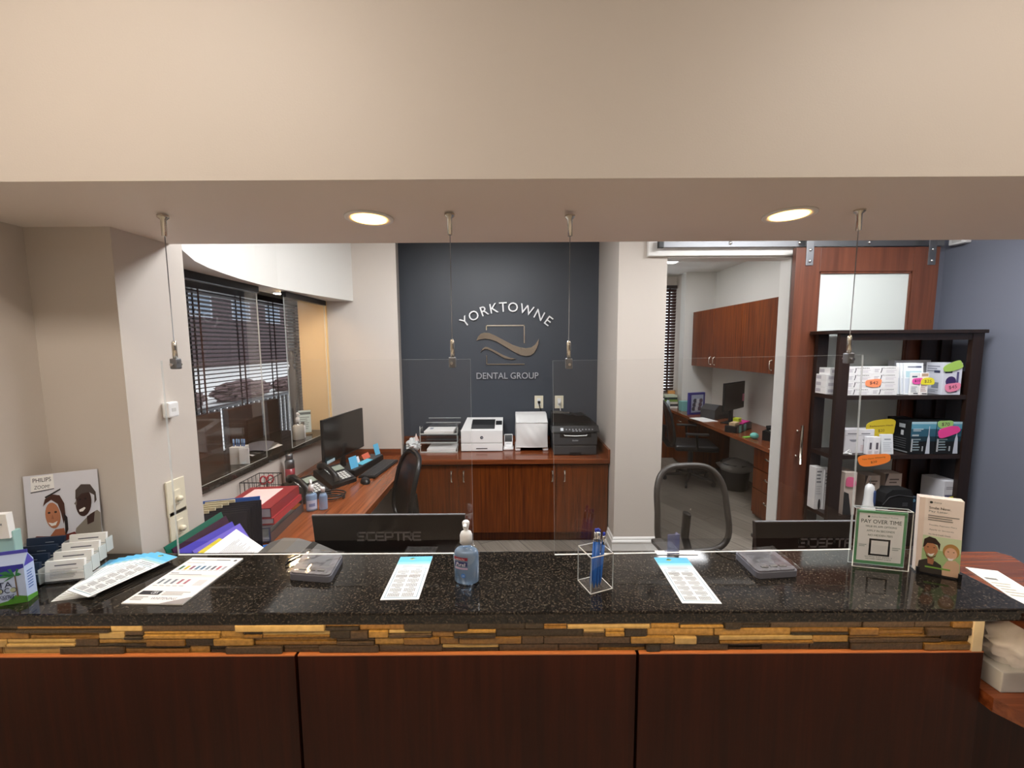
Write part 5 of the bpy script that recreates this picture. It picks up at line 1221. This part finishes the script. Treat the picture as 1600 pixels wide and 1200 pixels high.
# middle shelf
def paint(b,w,h,F,dp):
    b.rect(-w*.42,h*.80,-w*.1,h*.84,'#6d6d74',F); b.rect(w*.05,h*.80,w*.35,h*.84,'#6d6d74',F)
    b.poly([(-w*.2+w*.15*math.cos(q),h*.58+h*.10*math.sin(q)) for q in [PI+PI*i/10 for i in range(11)]],'#8e8e96',F)
    b.poly([(w*.22+w*.12*math.cos(q),h*.58+h*.10*math.sin(q)) for q in [PI+PI*i/10 for i in range(11)]],'#9a9aa0',F)
    b.lines(w*.05,h*.1,w*.4,h*.35,4,'#c9b0b0',F); b.rect(-w*.5,h*.74,w*.5,h*.76,'#b4b4b8',F)
carton('white carton with grey cup pictures, leftmost on the middle shelf',1321.5,1367,671,Z2,YF+.05,.07,'#d5d3d6',paint)
def paint(b,w,h,F,dp): b.rect(-w*.15,h*.3,w*.2,h*.68,'#5b5560',F); b.lines(-w*.3,h*.05,w*.3,h*.2,2,'#b9b5bc',F)
carton('narrow white whitening box, left of the pair on the middle shelf',1356.5,1365.8,683,Z2,YF+.014,.03,'#e6e6ea',paint,group='narrow white boxes')
carton('narrow white whitening box, right of the pair on the middle shelf',1366.2,1376.5,683,Z2,YF+.012,.03,'#ecebee',paint,group='narrow white boxes')
def paint(b,w,h,F,dp): b.rect(-w*.25,h*.72,w*.3,h*.77,'#7d8794',F); b.lines(-w*.35,h*.12,w*.4,h*.62,5,'#c3c9d0',F)
carton('white leaning pack with pale print between the price tags on the middle shelf',1380,1399,679,Z2,YF+.018,.015,'#dfe3e6',paint,lean=-.12)
tag(MB().tube([(-.02,0,.006),(.02,0,.010)],.006,'white').tube([(.0,0,.012),(.018,-.004,.03),(.03,0,.035),(.034,0,.02)],.003,'white').lathe([(.012,0),(.014,.004),(.012,.009)],'white',X=T((.03,-.004,0))).build('dental_tool',None,(sx(1333),YF+.022,Z2)),'small white plastic tray tool lying at the left of the middle shelf','tool')
def paint(b,w,h,F,dp):
    b.rect(-w*.5,h*.55,w*.5,h,'#2c5b70',F); b.rect(-w*.5,h*.78,w*.5,h,'#5d9cb4',F,z=.0002); b.rect(-w*.5,h*.93,w*.5,h,'#a9cbd6',F,z=.0003); b.rect(-w*.5,h*.4,w*.5,h*.55,'#173440',F,z=.0001)
    G=F@T((0,0,.0006)); b.lines(-w*.42,h*.70,w*.0,h*.80,2,'#c4d4da',G,fill=.5); b.rect(-w*.45,h*.56,-w*.18,h*.61,'#b4c0c4',G)
    b.lines(-w*.42,h*.10,-w*.08,h*.50,5,'#8fa0a6',G); b.rect(-w*.46,h*.08,-w*.40,h*.48,'#c4c8ca',G)
    b.poly([(w*.13,h*.02),(w*.31,h*.02),(w*.27,h*.48),(w*.235,h*.60),(w*.235,h*.86),(w*.205,h*.86),(w*.205,h*.60),(w*.17,h*.48)],'#c9d0dc',G@T((0,0,.0003))); b.rect(-w*.02,h*.1,w*.03,h*.25,'#b9bec2',G)
    S_=T((-w/2-.0012,0,0))@RZ(-PI/2)@RX(PI/2)
    b.rect(-dp*.62,h*.78,-dp*.3,h*.9,'#aab0b4',S_); b.rect(-dp*.5,h*.55,-dp*.36,h*.7,'#c4c6c8',S_)
    for k in range(5): b.rect(-dp*.85,h*(.16+.07*k),-dp*.2,h*(.175+.07*k),'#77797c',S_)
    b.rect(-dp*.9,h*.03,-dp*.1,h*.07,'#8b8d90',S_)
carton('black and teal electric toothbrush box, left one of the pair on the middle shelf',1425,1464,659,Z2,YF+.012,.14,'#0e1114',paint)
carton('black and teal toothbrush box with green and magenta tags on the middle shelf',1465,1509,659,Z2,YF+.012,.14,'#0e1114',paint)
def paint(b,w,h,F,dp): b.rect(-w*.3,h*.75,w*.3,h*.9,'#8d9296',F); b.lines(-w*.35,h*.2,w*.3,h*.6,5,'#6d7074',F)
carton('black carton standing behind the teal boxes at the back of the middle shelf',1399,1424,652,Z2,2.87,.06,'#0c0d10',paint)
# bottom shelf
def paint(b,w,h,F,dp):
    b.lines(-w*.4,h*.62,w*.2,h*.95,4,'#7d7d80',F); b.lines(-w*.4,h*.35,w*.3,h*.58,4,'#c4c2c2',F)
    b.poly([(w*.08+w*.16*math.cos(q),h*.12+h*.13*math.sin(q)) for q in [2*PI*i/18 for i in range(18)]],'#2d2a2c',F); b.rect(-w*.5,0,-w*.47,h,'#b0aeae',F)
carton('white toothbrush box behind the left post, low shelf, left of two',1276,1289,731,Z3,2.84,.07,'#dedcda',paint,group='white boxes low at left')
carton('white toothbrush box behind the left post, low shelf, right of two',1289.5,1303,734,Z3,2.83,.07,'#dfdddb',paint,group='white boxes low at left')
def paint(b,w,h,F,dp): b.poly([(-w*.5,h*.55),(-w*.1,h*.5),(w*.15,h*.1),(w*.2,0),(-w*.5,0)],'#2c2a2a',F); 
carton('beige box with a pink price tag, leftmost in front on the bottom display shelf',1321,1340,738,Z3,YF+.02,.12,'#cbbcb0',paint)
def paint(b,w,h,F,dp): b.poly([(-w*.5,h),(-w*.3,h),(-w*.48,h*.72),(-w*.5,h*.6)],'#4a3e36',F); b.lines(-w*.25,h*.72,w*.35,h*.88,2,'#6d5f56',F); b.lines(-w*.25,h*.3,w*.35,h*.6,4,'#a8988c',F)
carton('beige box behind the white water flosser on the bottom display shelf',1352,1376,743,Z3,YF+.085,.10,'#c6b4a6',paint)
carton('beige box behind the black case on the bottom display shelf',1384,1410,740,Z3,2.82,.10,'#c4b2a4',paint)
x=sx(1360,790); t=thing('water_flosser','white handheld water flosser with a blue grip standing on the bottom display shelf','flosser',(x,YF+.016,Z3))
k_=sz(757)-Z3
MB().lathe([(.048,0),(.052,.004),(.050,.02),(.042,k_*.22),(.033,k_*.5),(.031,k_*.80),(.028,k_*.92),(.012,k_)],'white',seg=24,sy=.8).build('body',t)
MB().lathe([(.009,0),(.010,.03),(.010,k_*.42),(.006,k_*.5)],pm('grip_blue','#3d4f78',.35),X=T((.016,-.024,k_*.32)),seg=14,sy=.6).build('grip',t)
MB().lathe([(.003,k_),(.0022,k_+.05)],'grey',seg=10).build('nozzle',t)
t=thing('travel_case','black zipped travel case on the bottom display shelf','case',(sx(1404,785),YF+.05,Z3))
wv=sx(1427)-sx(1378); hv=sz(766)-Z3
MB().prism([(-wv/2,.0),(wv/2,0),(wv/2,hv*.75),(wv*.38,hv),(-wv*.2,hv*1.0),(-wv*.38,hv*.85),(-wv/2,hv*.5)],-.045,.045,pm('black_fabric','#131314',.8,bump=.5,bscale=400),X=RX(PI/2)).build('body',t)
MB().tube([(-wv/2,-.046,hv*.42),(-wv*.3,-.047,hv*.72),(0,-.047,hv*.80),(wv/2,-.046,hv*.72)],.0022,'charcoal').build('zip',t)
MB().box(wv*.15,-.0475,hv*.36,wv*.32,-.0455,hv*.50,'charcoal').build('patch',t)
b=MB(); b.prism([(-.07,0),(.07,0),(.075,.11),(-.065,.125)],-.02,.02,pm('dark_blue_cloth','#1c2b3d',.8),X=RX(PI/2))
for k in range(4): b.disc(.012,['#3f6d8a','#5f8ea6','#31526a','#4d7f93'][k],T((-.045+.03*k,-.0205,.095))@RX(PI/2),seg=12)
b.rect(.02,.07,.06,.09,'#d78a94',face_front(0,-.0207,0))
tag(b.build('patterned_pouch',None,(sx(1440,785),YF+.06,Z3)),'small dark blue patterned pouch right of the black case','pouch')
def paint(b,w,h,F,dp): b.lines(-w*.35,h*.74,w*.35,h*.84,2,'#8d8d94',F); b.rect(-w*.4,h*.48,w*.4,h*.58,'#56567a',F)
carton('white and grey box with a yellow price tag low on the bookcase',1476,1499,752,Z3,YF+.03,.16,'#cfcfd4',paint)
# price tags
def blob(w,h,seed,n=28):
    rr=random.Random(seed); ph=[rr.uniform(0,6.28) for _ in range(3)]
    out=[]
    for i in range(n):
        a=2*PI*i/n; k=1+.07*math.sin(2*a+ph[0])+.07*math.sin(3*a+ph[1])
        e=3.0; c,s_=math.cos(a),math.sin(a); out.append((w/2*k*abs(c)**(2/e)*(1 if c>0 else -1),h/2*k*abs(s_)**(2/e)*(1 if s_>0 else -1)))
    return out
def price(px0,px1,py0,py1,Y,c,txt,label,seed,rot=0,small=None):
    p=aty((px0+px1)/2,(py0+py1)/2,Y); a=aty(px0,py0,Y); q=aty(px1,py1,Y); w=q.x-a.x; h=a.z-q.z
    b=MB(); X=RY(-rot)@RX(PI/2); b.prism(blob(w,h,seed),-.0008,.0008,pm('tag_'+c.strip('#'),c,.6),X=X); G=X@T((0,0,.0012))
    if small: b.text(small,w*.76,h*.14,'#5a3a18',G@T((0,h*.12,0))); b.text(txt,w*.2,h*.20,'#3a2410',G@T((0,-h*.18,0)))
    elif txt: b.text(txt,w*.56,h*.42,'#4a2230',G)
    tag(b.build('price_tag',None,(p.x,Y,p.z)),label,'price tag','fluorescent price tags')
YT=YF+.008
price(1354,1376.5,592,605,YF+.017,'#ff9868','$42','orange price tag on the white toothpaste cartons',1)
price(1426,1441,590.5,600,YF+.009,'#f25fb4','$10','small magenta price tag on a narrow pack on the top shelf',2)
price(1440.5,1459,590,602,YF+.0065,'#f2e63a','$25','yellow price tag on a narrow pack on the top shelf',3)
price(1478,1499,598,612,YF+.006,'#f58fb0','$45','pink price tag on the white and violet toothbrush box',4,.15)
price(1475,1505,566,579,YF+.006,'#a9cf62','','green tag across the top corner of the white and violet toothbrush box',5,.35)
price(1354,1400,656,681,YF+.06,'#cdb62c','$20','large yellow price card standing behind the narrow boxes on the middle shelf',6,.05,'Replacement Heads')
price(1342,1388,709,728,YF-.0015,'#ff8a34','$20','large orange price card hanging on the middle shelf edge',7,.12,'Take Home Whitening')
price(1467,1488,656.5,670,YF+.008,'#9ecb74','$70','green price tag on the right electric toothbrush box',8)
price(1466,1498,667,682,YF+.0055,'#f0489a','','magenta tag across the right electric toothbrush box',9,.35)
price(1322,1337,746,761,YF+.013,'#e0668e','','pink price tag on the leftmost beige box low on the bookcase',10)
price(1481,1498,776,785,YF+.022,'#d9d23c','$60','yellow price tag on the white and grey box low on the bookcase',12)
# ================================================================ back office
t=thing('office_desk','long reddish wood desk along the right wall of the back office','desk',(0,0,0))
MB().box(2.335,3.26,.70,2.935,5.79,.74,'cherry_y',.003).build('top',t)
MB().box(2.36,3.27,0,2.93,3.29,.70,'cherry').build('end_panel',t)
MB().box(2.38,3.30,.02,2.93,3.80,.70,'cherry').build('pedestal',t)
for k,(za,zb_) in enumerate(((.50,.685),(.30,.49),(.05,.29))):
    d=MB().box(2.362,3.305,za,2.38,3.795,zb_,'cherry',.002).build('drawer',t)
    z=(za+zb_)/2+.03; MB().tube([(2.360,3.50,z),(2.345,3.505,z),(2.345,3.595,z),(2.360,3.60,z)],.006,'nickel').build('handle',d)
MB().box(2.38,5.25,.02,2.93,5.75,.70,'cherry').build('pedestal',t)
d=MB().box(2.362,5.255,.5,2.38,5.745,.685,'cherry',.002).build('drawer',t); MB().tube([(2.360,5.45,.62),(2.345,5.455,.62),(2.345,5.545,.62),(2.360,5.55,.62)],.006,'nickel').build('handle',d)
t=thing('wall_cabinet','reddish wood wall cabinet with double doors in the back office','cabinet',(0,0,0))
MB().box(2.615,3.30,1.39,2.938,5.74,2.15,'cherry').build('body',t)
ed=[3.305,3.91,4.52,5.13,5.735]
for i in range(4):
    d=MB().box(2.595,ed[i]+.002,1.392,2.615,ed[i+1]-.002,2.148,'cherry',.002).build('door',t)
    y=ed[i]+.05 if i%2 else ed[i+1]-.05
    MB().tube([(2.593,y,1.53),(2.572,y,1.52),(2.57,y,1.48),(2.572,y,1.44),(2.593,y,1.43)],.006,'nickel').build('handle',d)
t=thing('window_counter','low dark wood counter under the back office window','counter',(0,0,0))
MB().box(1.32,5.80,.70,2.495,6.06,.74,'cherry_x',.003).build('top',t); MB().box(1.34,5.83,0,2.48,6.05,.70,'cherry').build('body',t)
# desk things
def yz(px,py,Y): return aty(px,py,Y)
t=thing('desk_monitor','black monitor with a pink note on the back office desk','monitor',(2.66,4.72,ZD),math.radians(38))
for nm,v,mt in (('housing',(-.27,-.01,.17,.27,.012,.50),'black'),('screen',(-.262,-.0112,.18,.262,-.01,.49),'gloss_black')): MB().box(*v,mt,.003 if nm=='housing' else 0).build(nm,t)
MB().box(-.03,.012,0,.03,.04,.3,'black').build('neck',t); MB().box(-.11,-.07,0,.11,.10,.012,'black',.004).build('foot',t)
tag(MB().box(-.025,-.0008,-.045,.025,.0008,.045,'#e08aa4').build('sticky_note',None,(2.66+.235*math.cos(.663)+.011*math.sin(.663)-0.001*0,4.72+.235*math.sin(.663)-.0145*math.cos(.663),ZD+.30),(0,0,.663)),'pink note stuck to the right edge of the back office monitor','sticky note')
p=atz(1140,656,ZD); t=thing('desk_organizer','black organizer with notes in front of the back office monitor','organizer',(2.52,4.35,ZD),math.radians(40))
MB().box(-.22,-.06,0,.22,.06,.07,'black',.004).build('box',t)
for k in range(2): MB().box(-.15+.13*k,-.0625,.0,-.09+.13*k,-.0605,.075,'#7db9b4').build('teal_label',t)
tag(MB().box(-.10,-.045,0,.10,.045,.012,'#e23e98').build('note_pad',None,(2.60,4.42,ZD+.071),(0,0,.7)),'bright pink note pad lying on the back office organizer','note pad')
tag(MB().box(-.04,-.03,0,.04,.03,.055,'#c8d83a').build('note_cube',None,(2.53,4.40,ZD+.071),(0,0,.7)),'lime green note cube on the back office organizer','note pad')
tag(MB().box(-.06,-.03,0,.06,.03,.03,'#d8bc94').build('note_pad',None,(2.43,4.28,ZD+.071),(0,0,.7)),'cream note pad on the back office organizer','note pad')
tag(MB().box(-.10,-.14,0,.10,.14,.006,'paper').build('paper_stack',None,(2.42,4.95,ZD),(0,0,.2)),'white papers on the back office desk beside the chair','paper')
tag(MB().box(-.05,-.02,0,.05,.02,.006,'#8fdc5a').build('sticky_note',None,(2.42,4.0,ZD),(0,0,.2)),'green note lying on the back office desk','sticky note')
tag(MB().box(-.08,-.11,0,.08,.11,.012,'paper').build('paper_stack',None,(2.62,3.60,ZD),(0,0,.1)),'white paper stack beside the back office phone','paper')
tag(MB().box(-.06,-.09,0,.06,.09,.003,'paper').build('paper_sheet',None,(2.405,3.46,ZD),(0,0,.2)),'white sheet at the near front corner of the back office desk','paper')
phone('black desk phone on the back office desk near the door jamb',(2.62,3.86,ZD),math.radians(40))
tag(MB().sphere(.04,'#7dcfc4',X=T((0,0,.032)),sz=.8).build('tape_dispenser',None,(2.44,3.93,ZD)),'small turquoise item beside the back office phone','dispenser')
t=thing('picture_frame','purple framed picture at the far end of the back office desk','picture frame',(2.52,5.35,ZD),math.radians(18))
MB().box(-.13,0,0,.13,.04,.30,'#3d3a86',.003).build('frame',t); b=MB(); b.rect(-.10,.03,.10,.27,'#aab4cc',face_front(0,-.0007,0))
for k in range(9): b.disc(.03,['#4a4a58','#d6d8e0','#6a5a6a'][k%3],T((-.06+.05*(k%3)+.01*(k//3),-.0010-.0002*k,.08+.055*(k//3)))@RX(PI/2),seg=10)
b.build('picture',t)
t=thing('desk_fan_unit','dark grey rounded machine beside the purple picture frame','machine',(2.66,5.12,ZD),.5); MB().prism([(-.17,0),(.17,0),(.17,.07),(.05,.16),(-.08,.18),(-.17,.12)],-.1,.1,'charcoal',X=RX(PI/2)).build('body',t); MB().box(-.1,-.102,.03,.1,-.1,.06,'black').build('slot',t)
p=aty(1072,625,5.6); tag(MB().box(-.08,-.05,0,.08,.05,.14,'#7dbdb9',.002).build('tissue_carton',None,(2.50,5.66,ZD)),'pale teal carton at the far corner of the back office desk','box')
for k,(c,wd) in enumerate((('#e9e7e0',.26),('#2d2c30',.25),('#dcd9d0',.25),('#7f9c4a',.24),('#1f3a30',.24),('#cfd8c0',.22))):
    tag(MB().box(-wd/2*.85,-.075,0,wd/2*.85,.075,.033,c,.002).build('book',None,(2.365+.008*(k%2),5.945,ZD+.0335*k),(0,0,.05*(k%3-1))),['white','black','cream','olive','dark green','pale green'][k]+' book in the pile on the back office window counter','book','books on the window counter')
tag(MB().box(-.05,-.02,0,.05,.02,.25,'#c98f4e').build('cardboard_box',None,(2.44,6.045,ZD+.0)),'small tan box on the window counter behind the books','box')
for k,x in enumerate((2.245,2.315)):
    t=thing('spray_bottle','clear bottle with a pale label on the window counter, '+['left one','right one'][k],'bottle',(x,5.835,ZD),0,'bottles on the window counter'); MB().lathe([(.028,0),(.03,.005),(.03,.10),(.012,.135)],pm('cloudy_plastic','#b9c4c8',.3),seg=18).build('bottle',t); MB().cyl(.013,.135,.16,['white','charcoal'][k]).build('cap',t)
# waste bin
p=atz(1146,762,0); t=thing('waste_bin','dark waste bin with a clear bag under the back office desk','bin',(2.62,4.55,0))
MB().lathe([(.13,0),(.16,.30),(.165,.31),(.155,.31)],'charcoal',seg=24).build('bin',t)
rr=random.Random(4); f,nu,nv=crumple(.19,.16,rr,1,1,.12,24,6); b=MB(); b.grid(lambda u,v:(lambda q:(q[0],q[1],.20+q[2]))(f(u,v)),nu,nv,veil('bin_liner','#b9b8b4',.5)); b.build('liner',t)
